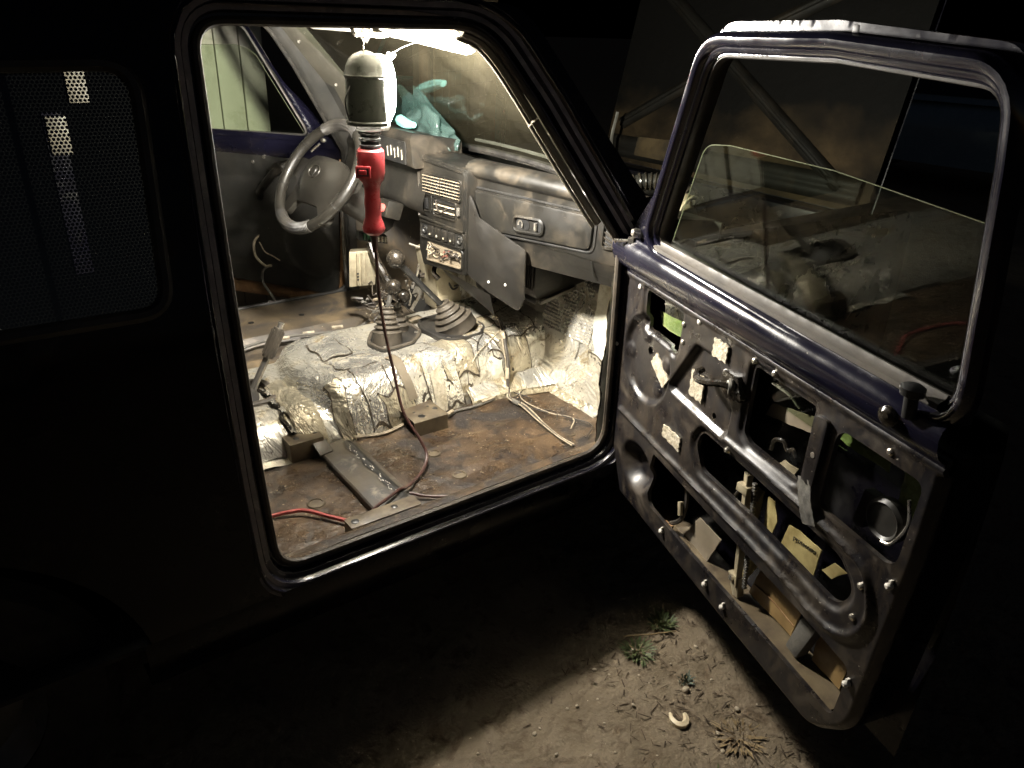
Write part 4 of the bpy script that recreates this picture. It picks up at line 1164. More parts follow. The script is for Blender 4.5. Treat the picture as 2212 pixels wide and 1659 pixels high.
# ------------------------------------------------------------------ steering wheel
def steering_wheel():
    c = Vector((0.630, 1.105, 1.055))
    n = Vector((-0.80, -0.10, 0.59)).normalized()         # faces the driver
    side = n.cross(Vector((0, 0, 1))).normalized()
    up = side.cross(n).normalized()
    side = -side
    Rr = 0.192
    def P(a, r, d=0.0): return c + (side * math.cos(a) + up * math.sin(a)) * r + n * d
    S = add('steering_wheel', tube([P(a, Rr) for a in np.linspace(0, 2 * math.pi, 64, endpoint=False)], 0.0175, 14, True, 0), WHEELP, CAR)
    # wrapped cover sections at top and bottom with ribs, and stitching lines
    for a0, a1 in ((R(62), R(122)), (R(238), R(300))):
        add('rim_cover', tube([P(a, Rr) for a in np.linspace(a0, a1, 20)], 0.0195, 14, n=0), RUBBER, S)
        for a in np.linspace(a0, a1, 34):
            ring = [P(a, Rr) + ((P(a, 1) - c) * math.cos(b) + n * math.sin(b)) * 0.0198 for b in np.linspace(0, 2 * math.pi, 10, endpoint=False)]
            add('rim_rib', tube(ring, 0.0012, 4, True, 0), RUBBER, S)
    for a in (R(-25), R(0), R(150), R(200)):
        ring = [P(a, Rr) + ((P(a, 1) - c) * math.cos(b) + n * math.sin(b)) * 0.0177 for b in np.linspace(0, 2 * math.pi, 14, endpoint=False)]
        add('rim_seam', tube(ring, 0.0012, 4, True, 0), BLACKP, S)
    # hub pad with wide lower and side spokes: 4-spoke plate cut by SDF
    hub = fillet([(-0.188, 0.055), (-0.12, 0.048), (-0.085, 0.068), (0.085, 0.068), (0.12, 0.048), (0.188, 0.055), (0.190, -0.010), (0.128, -0.028), (0.118, -0.075), (0.150, -0.120), (0.110, -0.158), (0.066, -0.098), (-0.066, -0.098), (-0.110, -0.158), (-0.150, -0.120), (-0.118, -0.075), (-0.128, -0.028), (-0.190, -0.010)], 0.02, 4)
    def sdf(x, y): return sd_poly(x, y, hub)
    def hgt(x, y): return 0.012 + 0.022 * sstep(np.hypot(x / 1.15, y + 0.01) - 0.075, 0.035) - 0.018 * np.clip(np.hypot(x, y) / 0.19, 0, 1) ** 2
    v, f = sheet(-0.2, 0.2, -0.18, 0.08, 0.008, sdf, hgt, 0.02)
    v = [tuple(c + side * a + up * b + n * (d - 0.012)) for a, b, d in v]
    add('hub_pad', (v, f), WHEELP, S, angle=60)
    for sx in (-1, 1):
        pass
    # emblem: oval ring with a small sail in it
    e = c + n * 0.0235 + up * 0.005
    ring = [e + side * 0.030 * math.cos(t) + up * 0.022 * math.sin(t) for t in np.linspace(0, 2 * math.pi, 28, endpoint=False)]
    add('emblem_ring', tube(ring, 0.0022, 6, True, 0), DASH, S)
    add('emblem_sail', tube([e + side * 0.002 - up * 0.017, e + side * 0.006 + up * 0.004, e + up * 0.016], [0.001, 0.004, 0.0015], 6), DASH, S)
    add('emblem_boat', tube([e - side * 0.017 - up * 0.006, e - up * 0.012, e + side * 0.016 - up * 0.004], 0.0016, 5), DASH, S)
    # column shroud and stalk
    add('column_shroud', lathe(c - n * 0.02, -n, [(0, 0.045), (0.02, 0.05), (0.14, 0.055), (0.30, 0.05), (0.34, 0.0)], 18), DASHDK, CAR, bevel=0)
    add('column_stalk', tube([c - n * 0.05, c - n * 0.05 - side * 0.10 + up * 0.02, c - n * 0.04 - side * 0.17 + up * 0.03], 0.008, 8), BLACKP, CAR)
steering_wheel()

# ------------------------------------------------------------------ doors
ANG = R(73.1666)
H_R = Vector((0.9796, -0.0031, 0)); DV_R = Vector((-math.cos(ANG), -math.sin(ANG), 0)); NN_R = Vector((-math.sin(ANG), math.cos(ANG), 0))
A2 = R(57)
H_L = Vector((0.98, 1.655, 0)); DV_L = Vector((-math.cos(A2), math.sin(A2), 0)); NN_L = Vector((-math.sin(A2), -math.cos(A2), 0))
def lean(z): return 0.0 if z < 0.968 else (z - 0.968) * 0.15
def TR(s, z, n): return tuple(H_R + DV_R * s + NN_R * (n + lean(z)) + Vector((0, 0, z)))
def TL(s, z, n): return tuple(H_L + DV_L * s + NN_L * (n + lean(z)) + Vector((0, 0, z)))

WIN = fillet([(0.150, 1.088), (0.385, 1.500), (0.70, 1.506), (0.985, 1.490), (0.992, 1.40), (1.000, 1.062)], [0.03, 0.075, 0.0, 0.045, 0.0, 0.05], 7)
FRAME_OUT = fillet([(-0.012, 0.975), (-0.008, 1.045), (0.225, 1.27), (0.405, 1.552), (0.70, 1.558), (1.012, 1.536), (1.022, 1.2), (1.012, 0.975)], [0, 0.03, 0.3, 0.09, 0.0, 0.05, 0.0, 0.0], 7)
DOOR_OUT = fillet([(-0.012, 0.348), (0.905, 0.322), (0.990, 0.405), (1.012, 0.80), (1.012, 0.99), (-0.012, 0.99), (-0.004, 0.60)], [0.075, 0.07, 0.12, 0.1, 0, 0, 0.2], 7)

def door_common(T, name, paint, inner_mat):
    D = add(name, ([T(*p) for p in prism(FRAME_OUT + [], 0, 1)[0]][:0] or [], []), paint, CAR) if False else None
    return D

def build_right_door():
    T = TR
    # --- inner panel with its pressings and cut-outs
    hA = fillet([(0.115, 0.958), (0.284, 0.955), (0.283, 0.872), (0.276, 0.849), (0.258, 0.852), (0.121, 0.858)], [0.012, 0.01, 0.01, 0.01, 0.005, 0.02])
    hB = fillet([(0.556, 0.942), (0.556, 0.793), (0.580, 0.779), (0.735, 0.779), (0.735, 0.940)], [0.01, 0.012, 0.01, 0.02, 0.005])
    hC = fillet([(0.802, 0.934), (0.985, 0.934), (0.980, 0.768), (0.798, 0.772)], [0.03, 0.02, 0.03, 0.02])
    hD = fillet([(0.243, 0.562), (0.80, 0.540), (0.954, 0.527), (0.946, 0.400), (0.60, 0.408), (0.250, 0.410), (0.226, 0.480)], [0.01, 0.0, 0.02, 0.02, 0, 0.03, 0.03])
    hE = fillet([(0.420, 0.722), (0.620, 0.717), (0.865, 0.708), (0.916, 0.665), (0.885, 0.612), (0.60, 0.629), (0.436, 0.629), (0.402, 0.68)], [0.03, 0, 0.05, 0.05, 0.04, 0, 0.03, 0.03])
    dish = (0.152, 0.785, 0.11)
    recess = fillet([(0.358, 0.905), (0.436, 0.906), (0.508, 0.820), (0.506, 0.748), (0.284, 0.760), (0.272, 0.770)], 0.012)
    ridge = [(0.052, 0.598), (0.25, 0.592), (0.70, 0.580), (0.83, 0.566), (0.89, 0.566), (0.932, 0.586), (0.956, 0.624), (0.960, 0.665), (0.937, 0.718), (0.90, 0.738), (0.80, 0.748), (0.62, 0.752), (0.50, 0.752)]
    ridge = [tuple(p)[:2] for p in smooth_path([(a, b, 0) for a, b in ridge], 4)]
    def sdf(x, y):
        d = sd_poly(x, y, DOOR_OUT)
        for h in (hA, hB, hC, hD, hE):
            d = np.maximum(d, -sd_poly(x, y, h))
        d = np.maximum(d, -sd_circle(x, y, 0.150, 0.806, 0.011))
        d = np.maximum(d, -sd_circle(x, y, 0.442, 0.770, 0.0075))
        return d
    def hgt(x, y):
        z = np.zeros(x.shape)
        z -= 0.014 * sstep(sd_circle(x, y, *dish), 0.009)
        for cx, cy in ((0.127, 0.845), (0.060, 0.775), (0.205, 0.72), (0.232, 0.80)):
            z += 0.006 * sstep(sd_circle(x, y, cx, cy, 0.018), 0.008)
        z -= 0.040 * sstep(sd_circle(x, y, 0.165, 0.475, 0.062, 0.052), 0.022)
        z -= 0.014 * sstep(sd_poly(x, y, recess), 0.008)
        z += 0.010 * sstep(sd_line(x, y, ridge) - 0.006, 0.0085)
        z -= 0.009 * sstep(sd_poly(x, y, hE) - 0.012, 0.008)
        z -= 0.007 * sstep(sd_poly(x, y, hB) - 0.010, 0.006)
        z -= 0.007 * sstep(sd_poly(x, y, hA) - 0.009, 0.006)
        z += 0.006 * sstep(np.abs(y - 0.972) - 0.006, 0.006)
        z -= 0.020 * sstep(sd_poly(x, y, DOOR_OUT) * -1 - 0.004, 0.010) * (y < 0.96)
        z += 0.0012 * np.sin(x * 9) * np.cos(y * 7)
        return z
    V, F = sheet(-0.02, 1.02, 0.314, 0.995, 0.0036, sdf, hgt, 0.010)
    D = add('passenger_door', (V, F), PANEL, CAR, T=T, angle=50, label='open front passenger door stripped of its trim card')
    P = lambda name, vf, m, **k: add(name, vf, m, D, T=T, **k)
    # --- outer skin, edges, floor of the door shell
    sk = DOOR_OUT
    P('outer_skin', grid(lambda u, v: (-0.015 + 1.03 * u, 0.335 + 0.70 * v, -0.105 - 0.012 * math.sin(math.pi * v)), 20, 16), SKIN)
    rim = [p for p in resample(DOOR_OUT, 0.03)]
    V = [(a, b, -0.02) for a, b in rim] + [(a, b, -0.108) for a, b in rim]
    m = len(rim)
    P('shell_edge', (V, [(i, (i + 1) % m, m + (i + 1) % m, m + i) for i in range(m)]), SKIN)
    P('shell_floor', grid(lambda u, v: (0.05 + 0.86 * u, 0.366 + fn3((u * 9, v, 0), 1, 0.003), -0.018 - 0.086 * v), 20, 4), BRACKET)
    # --- belt rail: the painted roll under the window
    bp = [(0.978, 0.004), (0.986, 0.006), (0.990, 0.014), (0.998, 0.021), (1.012, 0.026), (1.030, 0.027), (1.044, 0.022), (1.052, 0.012), (1.056, 0.004), (1.060, 0.002)]
    V = [(s, z + 0.020 * max(0, 1 - s) * 0.6 * (z - 0.978) / 0.08, n) for s in np.linspace(-0.012, 1.012, 40) for z, n in bp]
    k = len(bp)
    P('belt_rail', (V, [(i * k + j, (i + 1) * k + j, (i + 1) * k + j + 1, i * k + j + 1) for i in range(39) for j in range(k - 1)]), PAINT, angle=60)
    rb = [(1.058, 0.002), (1.064, 0.010), (1.072, 0.008), (1.078, -0.004), (1.084, -0.008), (1.082, -0.016), (1.06, -0.018)]
    V = [(s, z + 0.012 * (1 - s), n) for s in np.linspace(0.15, 0.985, 34) for z, n in rb]
    k = len(rb)
    P('window_weather_strip', (V, [(i * k + j, (i + 1) * k + j, (i + 1) * k + j + 1, i * k + j + 1) for i in range(33) for j in range(k - 1)]), BOOT, angle=50)
    # --- upper window frame
    def sfr(x, y):
        d = np.maximum(sd_poly(x, y, FRAME_OUT), -sd_poly(x, y, WIN))
        return np.maximum(d, 1.05 - y)
    V, F = sheet(-0.02, 1.03, 1.04, 1.565, 0.006, sfr, lambda x, y: np.full(x.shape, -0.006), 0.020)
    P('window_frame', (V, F), PAINT, angle=60)
    bead = [(0.0, -0.012), (0.002, -0.002), (0.006, 0.002), (0.011, 0.003), (0.014, 0.010), (0.019, 0.014), (0.027, 0.0145), (0.033, 0.010), (0.036, 0.002), (0.0375, -0.008)]
    wl = resample(WIN, 0.012)
    V, F = loop_sweep(wl, bead, lambda a, b, d: (a, b, d))
    P('frame_bead', (V, F), PAINT, angle=40)
    ch = [(a, b, -0.012) for a, b in resample(WIN, 0.02)]
    V, F = loop_sweep(resample(WIN, 0.02), [(0.002, -0.010), (-0.004, -0.008), (-0.006, -0.016), (-0.002, -0.030), (0.006, -0.05)], lambda a, b, d: (a, b, d))
    P('glass_run_channel', (V, F), BOOT)
    # drip edge along the top with clips
    top = [(0.30, 1.385), (0.36, 1.48), (0.40, 1.522), (0.46, 1.541), (0.60, 1.546), (0.80, 1.541), (1.0, 1.525)]
    for dn, dz, rr in ((-0.022, 0.002, 0.003), (-0.034, 0.004, 0.003)):
        P('drip_moulding', tube([(a, b + dz, dn) for a, b in top], rr, 6), RUBBER)
    for s in (0.735,):
        P('moulding_clip', obox((s, 1.538, -0.03), (0.007, 0, 0), (0, 0.015, 0), (0, 0, 0.025)), RUBBER, bevel=0.003)
    # --- glass, wound most of the way down
    gp = fillet([(0.170, 1.02), (0.205, 1.102), (0.335, 1.333), (0.42, 1.343), (0.70, 1.346), (1.0, 1.328), (1.0, 0.88), (0.170, 0.88)], [0, 0, 0.06, 0, 0, 0.02, 0, 0], 6)
    P('window_glass', (lambda vf: ([(a, b, c + (b - 0.968) * 0.15 - lean(b)) for a, b, c in vf[0]], vf[1]))(prism(gp, -0.024, -0.020)), GLASS)
    edge = [(a, b, -0.022) for a, b in gp if b > 1.09]
    P('glass_edge', tube(sorted(edge, key=lambda q: q[0]), 0.0009, 5, n=0), GLASSEDGE)
    # --- trim clips, screws, holes
    for s, z in ((0.006, 0.538), (0.008, 0.772), (0.333, 0.386), (0.535, 0.379), (0.608, 0.373), (0.983, 0.739), (0.960, 0.500)):
        vf = join(lathe((s, z, -0.014), (0, 0, 1), [(0, 0.010), (0.010, 0.010), (0.014, 0.006), (0.022, 0.0065), (0.025, 0.003), (0.025, 0)], 10),
                  obox((s, z + 0.003, 0.002), (0.0025, 0.001, 0), (0, 0.009, 0), (0, 0, 0.004)))
        P('trim_clip', vf, CLIP)
    for s, z in ((0.088, 0.956), (0.357, 0.962), (0.299, 0.934), (0.558, 0.954), (0.621, 0.954), (0.305, 0.893), (0.476, 0.894), (0.536, 0.869), (0.523, 0.731), (0.913, 0.949), (0.930, 0.695), (0.931, 0.627)):
        P('screw', lathe((s, z, -0.004), (0, 0, 1), [(0, 0.0075), (0.007, 0.0065), (0.009, 0.0035), (0.009, 0)], 10), CLIP if s in (0.476, 0.536, 0.088, 0.357) else SHINY)
    # --- stuck-on damping patches
    def patch(q, dn, seed):
        P4 = [Vector(p) for p in q]
        def f(u, v):
            p = P4[0].lerp(P4[1], u).lerp(P4[3].lerp(P4[2], u), v)
            return (p.x + 0.0018 * math.sin(17 * v + seed), p.y + 0.0018 * math.sin(15 * u + seed), dn + 0.0016 * mnoise.noise(Vector((u * 9, v * 11, seed))))
        v1, f1 = grid(f, 12, 12)
        v2 = [(a, b, c - 0.004) for a, b, c in v1]
        n = len(v1)
        ring = [i for i in range(12)] + [12 * j + 11 for j in range(1, 12)] + [12 * 11 + i for i in range(10, -1, -1)] + [12 * j for j in range(10, 0, -1)]
        side = [(ring[i], ring[(i + 1) % len(ring)], n + ring[(i + 1) % len(ring)], n + ring[i]) for i in range(len(ring))]
        P('damping_patch', (v1 + v2, f1 + side), PATCH)
    patch([(0.163, 0.783), (0.186, 0.818), (0.255, 0.774), (0.231, 0.739)], -0.008, 1)
    patch([(0.345, 0.843), (0.395, 0.841), (0.397, 0.780), (0.345, 0.780)], -0.007, 2)
    patch([(0.425, 0.953), (0.475, 0.952), (0.474, 0.914), (0.424, 0.912)], 0.005, 3)
    patch([(0.278, 0.667), (0.355, 0.668), (0.355, 0.632), (0.277, 0.636)], 0.005, 4)
    # crumpled foam strip hanging over the post
    P('foam_strip', grid(lambda u, v: (0.742 + 0.030 * u + 0.042 * v, 0.803 + 0.014 * u - 0.078 * v, 0.008 + 0.006 * math.sin(2.5 * v) + 0.003 * mnoise.noise(Vector((u * 5, v * 8, 2)))), 8, 14), GREYFOAM, angle=180)
    # post between the two upper windows of the panel gets a raised channel
    P('post_channel', prism(fillet([(0.750, 0.936), (0.785, 0.936), (0.782, 0.800), (0.752, 0.800)], 0.008, 3), -0.004, 0.010), PANEL, bevel=0.004)
    P('post_slot', lathe((0.768, 0.862, 0.009), (0, 0, 1), [(0, 0.006), (0.002, 0.0055), (0.002, 0)], 10), SHINY)
    # --- inner release lever on its bracket
    P('release_bracket', prism(fillet([(0.480, 0.903), (0.528, 0.905), (0.552, 0.858), (0.500, 0.846), (0.470, 0.868)], 0.006, 3), -0.010, 0.010), BALL, bevel=0.004)
    P('release_pivot', lathe((0.514, 0.882, 0.004), (0, 0, 1), [(0, 0.013), (0.014, 0.012), (0.017, 0.008), (0.018, 0)], 14), STEELG)
    P('release_lever', tube([(0.400, 0.868, 0.002), (0.402, 0.862, 0.018), (0.425, 0.860, 0.032), (0.465, 0.869, 0.034), (0.495, 0.880, 0.026), (0.512, 0.882, 0.016)], [0.007, 0.008, 0.0085, 0.008, 0.009], 8), BALL)
    P('lever_hook', tube([(0.512, 0.895, 0.014), (0.532, 0.892, 0.026), (0.534, 0.876, 0.028), (0.525, 0.866, 0.018)], 0.004, 6), STEELG)
    # mirror screw knob at the front corner and its thin wire
    P('mirror_stud', lathe((0.075, 1.088, 0.0), (0, 0.2, 1), [(-0.01, 0.012), (0.008, 0.012), (0.014, 0.008), (0.016, 0)], 14), SHINY)
    P('mirror_stud', tube([(0.062, 1.066, 0.006), (0.048, 1.064, 0.022), (0.030, 1.062, 0.040)], 0.004, 8, n=0), SHINY)
    P('stud_nut', lathe((0.060, 1.066, 0.008), (-0.6, 0, 0.7), [(-0.006, 0.011), (0.008, 0.010), (0.010, 0)], 6), SHINY)
    # lock button
    P('lock_button', lathe((0.955, 1.038, 0.026), (0, 1, 0), [(0, 0.010), (0.034, 0.010), (0.038, 0.017), (0.050, 0.018), (0.054, 0.012), (0.055, 0)], 16), BLACKP)
    P('lock_knob', lathe((0.920, 1.022, 0.022), (0, 0, 1), [(0, 0.017), (0.010, 0.016), (0.015, 0.010), (0.016, 0)], 18), BALL)
    # --- things inside the shell, seen through the cut-outs
    P('regulator_rail', join(obox((0.557, 0.535, -0.055), (0.011, 0.0012, 0), (0.016, -0.140, 0), (0, 0, 0.004)), obox((0.566, 0.535, -0.049), (0.002, 0, 0), (0.016, -0.140, 0), (0, 0, 0.006))), CREAMM, bevel=0.001)
    for k in range(34):
        t = k / 33
        P('rack_tooth', obox((0.556 + 0.032 * t + 0.0135, 0.665 - 0.255 * t, -0.052), (0.0045, 0.0003, 0), (0, 0.0022, 0), (0, 0, 0.004)), STEELG)
    P('regulator_shoe', obox((0.546, 0.640, -0.050), (0.018, 0.002, 0), (0, 0.010, 0), (0, 0, 0.012)), CREAMM, bevel=0.002)
    P('rail_foot', prism([(0.545, 0.415), (0.585, 0.420), (0.592, 0.372), (0.575, 0.368)], -0.064, -0.046), CREAMM, bevel=0.002)
    P('rail_bolt', lathe((0.562, 0.408, -0.046), (0, 0, 1), [(0, 0.008), (0.005, 0.007), (0.006, 0)], 8), SHINY)
    def card(name, q, n, mt, th=0.003, wob=0.004):
        c = Vector((sum(p[0] for p in q) / len(q), sum(p[1] for p in q) / len(q)))
        pl = resample(q, 0.012)
        pl = [(a + random.uniform(-.0009, .0009), b + random.uniform(-.0009, .0009)) for a, b in pl]
        V = [(c.x, c.y, n + wob)] + [(a, b, n + wob * math.sin(40 * a + 23 * b)) for a, b in pl]
        m = len(pl)
        F = [(0, 1 + i, 1 + (i + 1) % m) for i in range(m)]
        V2 = [(a, b, z - th) for a, b, z in V]
        F2 = [tuple(m + 1 + i for i in reversed(f)) for f in F] + [(1 + i, 1 + (i + 1) % m, m + 2 + (i + 1) % m, m + 2 + i) for i in range(m)]
        return P(name, (V + V2, F + F2), mt)
    card('beige_plate', [(0.355, 0.40), (0.394, 0.456), (0.484, 0.453), (0.45, 0.365), (0.30, 0.362)], -0.060, BEIGE, wob=0.001)
    card('yellow_film', [(0.556, 0.645), (0.582, 0.650), (0.574, 0.573), (0.555, 0.560)], -0.07, YELLOW)
    card('yellow_film', [(0.600, 0.65), (0.622, 0.650), (0.640, 0.613), (0.627, 0.558), (0.598, 0.556)], -0.07, YELLOW)
    lab = card('yellow_label_sheet', [(0.671, 0.625), (0.768, 0.634), (0.761, 0.552), (0.659, 0.554)], -0.070, YELLOW, wob=0.003)
    tm = text_mesh('protection', 0.0155)
    tm.materials.append(BLACKP)
    zt = Vector((0, 0, 1))
    rot = Matrix((DV_R, zt, NN_R)).transposed().to_4x4()
    o = inst('printed_word', tm, D, Matrix.Translation(TR(0.727, 0.617, -0.0655)) @ rot @ Matrix.Rotation(R(8), 4, 'Z'))
    card('yellow_film', [(0.782, 0.597), (0.805, 0.630), (0.834, 0.628), (0.809, 0.597)], -0.07, YELLOW)
    card('yellow_film', [(0.572, 0.470), (0.602, 0.462), (0.577, 0.401), (0.560, 0.402)], -0.075, YELLOW)
    card('tan_board', [(0.604, 0.450), (0.745, 0.455), (0.731, 0.375), (0.583, 0.372)], -0.085, TAN, wob=0.001)
    P('board_crease', tube([(0.60, 0.408, -0.083), (0.66, 0.414, -0.082), (0.735, 0.406, -0.083)], 0.0014, 5), RUST)
    card('tan_board', [(0.797, 0.445), (0.887, 0.448), (0.880, 0.372), (0.80, 0.372)], -0.085, TAN, wob=0.001)
    P('foam_wedge', prism([(0.772, 0.470), (0.817, 0.475), (0.785, 0.370), (0.749, 0.375)], -0.085, -0.055), GREYFOAM, bevel=0.006)
    card('green_sheet', [(0.745, 0.885), (0.752, 0.912), (0.872, 0.908), (0.875, 0.878)], -0.050, GREENSHEET)  # opaque green sheets standing in for the lower part of the glass
    card('green_sheet', [(0.885, 0.90), (0.93, 0.90), (0.94, 0.80), (0.89, 0.79)], -0.075, GREENSHEET)
    card('green_sheet', [(0.122, 0.902), (0.225, 0.905), (0.221, 0.868), (0.135, 0.870)], -0.045, GREENSHEET)
    card('brown_bar', [(0.573, 0.863), (0.690, 0.890), (0.695, 0.857), (0.561, 0.829)], -0.050, BEIGE, wob=0.001)
    card('bright_plate', [(0.642, 0.762), (0.664, 0.785), (0.704, 0.788), (0.698, 0.756)], -0.030, CREAMM, wob=0.006)
    P('control_rod', tube([(0.585, 0.915, -0.03), (0.63, 0.91, -0.035), (0.66, 0.895, -0.04)], 0.003, 6), SHINY)
    P('cable_loop', tube([(0.630, 0.790, -0.02), (0.632, 0.812, -0.022), (0.655, 0.822, -0.024), (0.672, 0.812, -0.022), (0.690, 0.822, -0.02), (0.700, 0.812, -0.02)], 0.0045, 6), BALL)
    P('regulator_cable', tube([(0.515, 0.600, -0.05), (0.53, 0.64, -0.055), (0.535, 0.70, -0.06), (0.50, 0.76, -0.06)], 0.0035, 6), WIREB)
    P('lock_mechanism', join(lathe((0.90, 0.80, -0.06), (0, 0, 1), [(0, 0.040), (0.015, 0.040), (0.02, 0.033), (0.016, 0.028), (0.016, 0)], 24), obox((0.85, 0.79, -0.06), (0.012, 0, 0), (0.004, 0.035, 0), (0, 0, 0.01))), ENGINE)
    P('lock_rod', tube([(0.93, 0.86, -0.05), (0.945, 0.82, -0.045), (0.93, 0.775, -0.04), (0.91, 0.765, -0.04)], 0.003, 6), SHINY)
    P('wire_bundle', tube([(0.335, 0.52, -0.05), (0.352, 0.47, -0.045), (0.345, 0.42, -0.04), (0.31, 0.385, -0.035)], 0.006, 6), WIREB)
    P('connector', obox((0.345, 0.455, -0.035), (0.006, 0.003, 0), (-0.004, 0.018, 0), (0, 0, 0.005)), CREAMM, bevel=0.001)
    P('connector', obox((0.310, 0.382, -0.03), (0.018, 0.003, 0), (0, 0.005, 0), (0, 0, 0.005)), RUST, bevel=0.001)
    return D
DOOR_R = build_right_door()

def build_left_door():
    T = TL
    def sdf(x, y): return sd_poly(x, y, DOOR_OUT)
    big = fillet([(0.10, 0.50), (0.90, 0.50), (0.90, 0.86), (0.10, 0.90)], 0.06)
    def hgt(x, y):
        z = 0.008 * sstep(sd_poly(x, y, big), 0.012)
        z += 0.010 * sstep(np.abs(sd_circle(x, y, 0.20, 0.60, 0.12)) - 0.006, 0.008)
        z += 0.008 * sstep(np.abs(sd_line(x, y, [(0.22, 0.88), (0.36, 0.70), (0.80, 0.66)]) - 0.03) - 0.004, 0.007)
        return z + 0.004
    card = fillet([(0.075, 0.405), (0.94, 0.405), (0.96, 0.985), (0.03, 0.985), (0.055, 0.62)], [0.06, 0.06, 0.02, 0.02, 0.1], 6)
    sdf = lambda x, y: sd_poly(x, y, card)
    V, F = sheet(-0.02, 1.02, 0.314, 0.995, 0.012, sdf, hgt, 0.01)
    D = add('driver_door', (V, F), TRIM, CAR, T=T, angle=60, label='open driver door with its black trim card still fitted')
    P = lambda name, vf, m, **k: add(name, vf, m, D, T=T, **k)
    P('steel_border', sheet(-0.02, 1.02, 0.314, 0.995, 0.014, lambda x, y: sd_poly(x, y, DOOR_OUT), lambda x, y: -0.010 - 0.012 * sstep(-sd_poly(x, y, DOOR_OUT) - 0.006, 0.01), 0.01), RUST)
    P('outer_skin', grid(lambda u, v: (-0.015 + 1.03 * u, 0.335 + 0.70 * v, -0.105 - 0.012 * math.sin(math.pi * v)), 10, 8), SKIN)
    rim = resample(DOOR_OUT, 0.05); m = len(rim)
    P('shell_edge', ([(a, b, -0.02) for a, b in rim] + [(a, b, -0.108) for a, b in rim], [(i, (i + 1) % m, m + (i + 1) % m, m + i) for i in range(m)]), SKIN)
    bp = [(0.978, 0.004), (0.990, 0.012), (1.012, 0.018), (1.044, 0.014), (1.06, 0.004), (1.075, 0.0)]
    V = [(s, z + 0.012 * (1 - s), n) for s in np.linspace(-0.012, 1.012, 20) for z, n in bp]
    k = len(bp)
    P('belt_rail', (V, [(i * k + j, (i + 1) * k + j, (i + 1) * k + j + 1, i * k + j + 1) for i in range(19) for j in range(k - 1)]), PAINT, angle=60)
    def sfr(x, y):
        return np.maximum(np.maximum(sd_poly(x, y, FRAME_OUT), -sd_poly(x, y, WIN)), 1.05 - y)
    def hfr(x, y):
        di = sd_poly(x, y, WIN)
        return 0.014 * sstep(np.abs(di - 0.020) - 0.007, 0.008) - 0.010 * sstep(di - 0.006, 0.005)
    V, F = sheet(-0.02, 1.03, 1.04, 1.565, 0.008, sfr, hfr, 0.02)
    P('window_frame', (V, F), PAINT, angle=60)
    V, F = loop_sweep(resample(WIN, 0.025), [(0.003, -0.002), (-0.004, 0.001), (-0.006, -0.010), (0.004, -0.03)], lambda a, b, d: (a, b, d))
    P('glass_run_channel', (V, F), STEELG)
    gp = fillet([(0.165, 1.05), (0.37, 1.40), (0.45, 1.42), (1.0, 1.40), (1.0, 0.95), (0.165, 0.95)], 0.03, 4)
    P('window_glass', prism(gp, -0.024, -0.020), GLASS)
    P('glass_edge', tube([(0.18, 1.075, -0.022), (0.36, 1.385, -0.022), (0.40, 1.41, -0.022), (0.45, 1.42, -0.022), (0.9, 1.404, -0.022)], 0.0009, 5, n=0), GLASSEDGE)
    P('mirror_stud', lathe((0.085, 1.075, 0.002), (0, 0.2, 1), [(-0.01, 0.010), (0.008, 0.010), (0.012, 0.006), (0.013, 0)], 14), SHINY)
    P('mirror_stud', tube([(0.10, 1.062, 0.01), (0.135, 1.030, 0.03)], 0.005, 8, n=0), SHINY)
    # pull handle
    P('pull_handle', tube([(0.44, 0.80, 0.0), (0.42, 0.835, 0.035), (0.385, 0.862, 0.055), (0.31, 0.935, 0.058), (0.285, 0.955, 0.03), (0.28, 0.957, 0.0)], [0.014, 0.016, 0.017, 0.018, 0.022, 0.018], 10), DASH)
    P('handle_cap', obox((0.300, 0.945, 0.056), (0.022, -0.014, 0), (0.012, 0.020, 0), (0, 0, 0.012)), DASH, bevel=0.004)
    for s, z in ((0.50, 0.86), (0.46, 0.955), (0.40, 0.98), (0.36, 0.52)):
        P('screw', lathe((s, z, 0.006), (0, 0, 1), [(0, 0.008), (0.004, 0.007), (0.005, 0)], 10), SHINY)
    # check strap end and the loop of pale wires hanging from the card
    P('speaker_wire', tube([(0.46, 0.64, 0.004), (0.49, 0.60, 0.02), (0.485, 0.54, 0.03), (0.44, 0.50, 0.03), (0.40, 0.505, 0.035)], 0.006, 6), WIREW)
    P('speaker_wire', tube([(0.47, 0.60, 0.01), (0.43, 0.565, 0.03), (0.39, 0.55, 0.03), (0.36, 0.53, 0.02)], 0.003, 6), WIREW)
    P('speaker_wire', tube([(0.42, 0.50, 0.03), (0.45, 0.47, 0.035), (0.45, 0.42, 0.04), (0.40, 0.38, 0.06), (0.33, 0.37, 0.12), (0.30, 0.40, 0.2)], 0.006, 6), GREYFOAM)
    return D
DOOR_L = build_left_door()

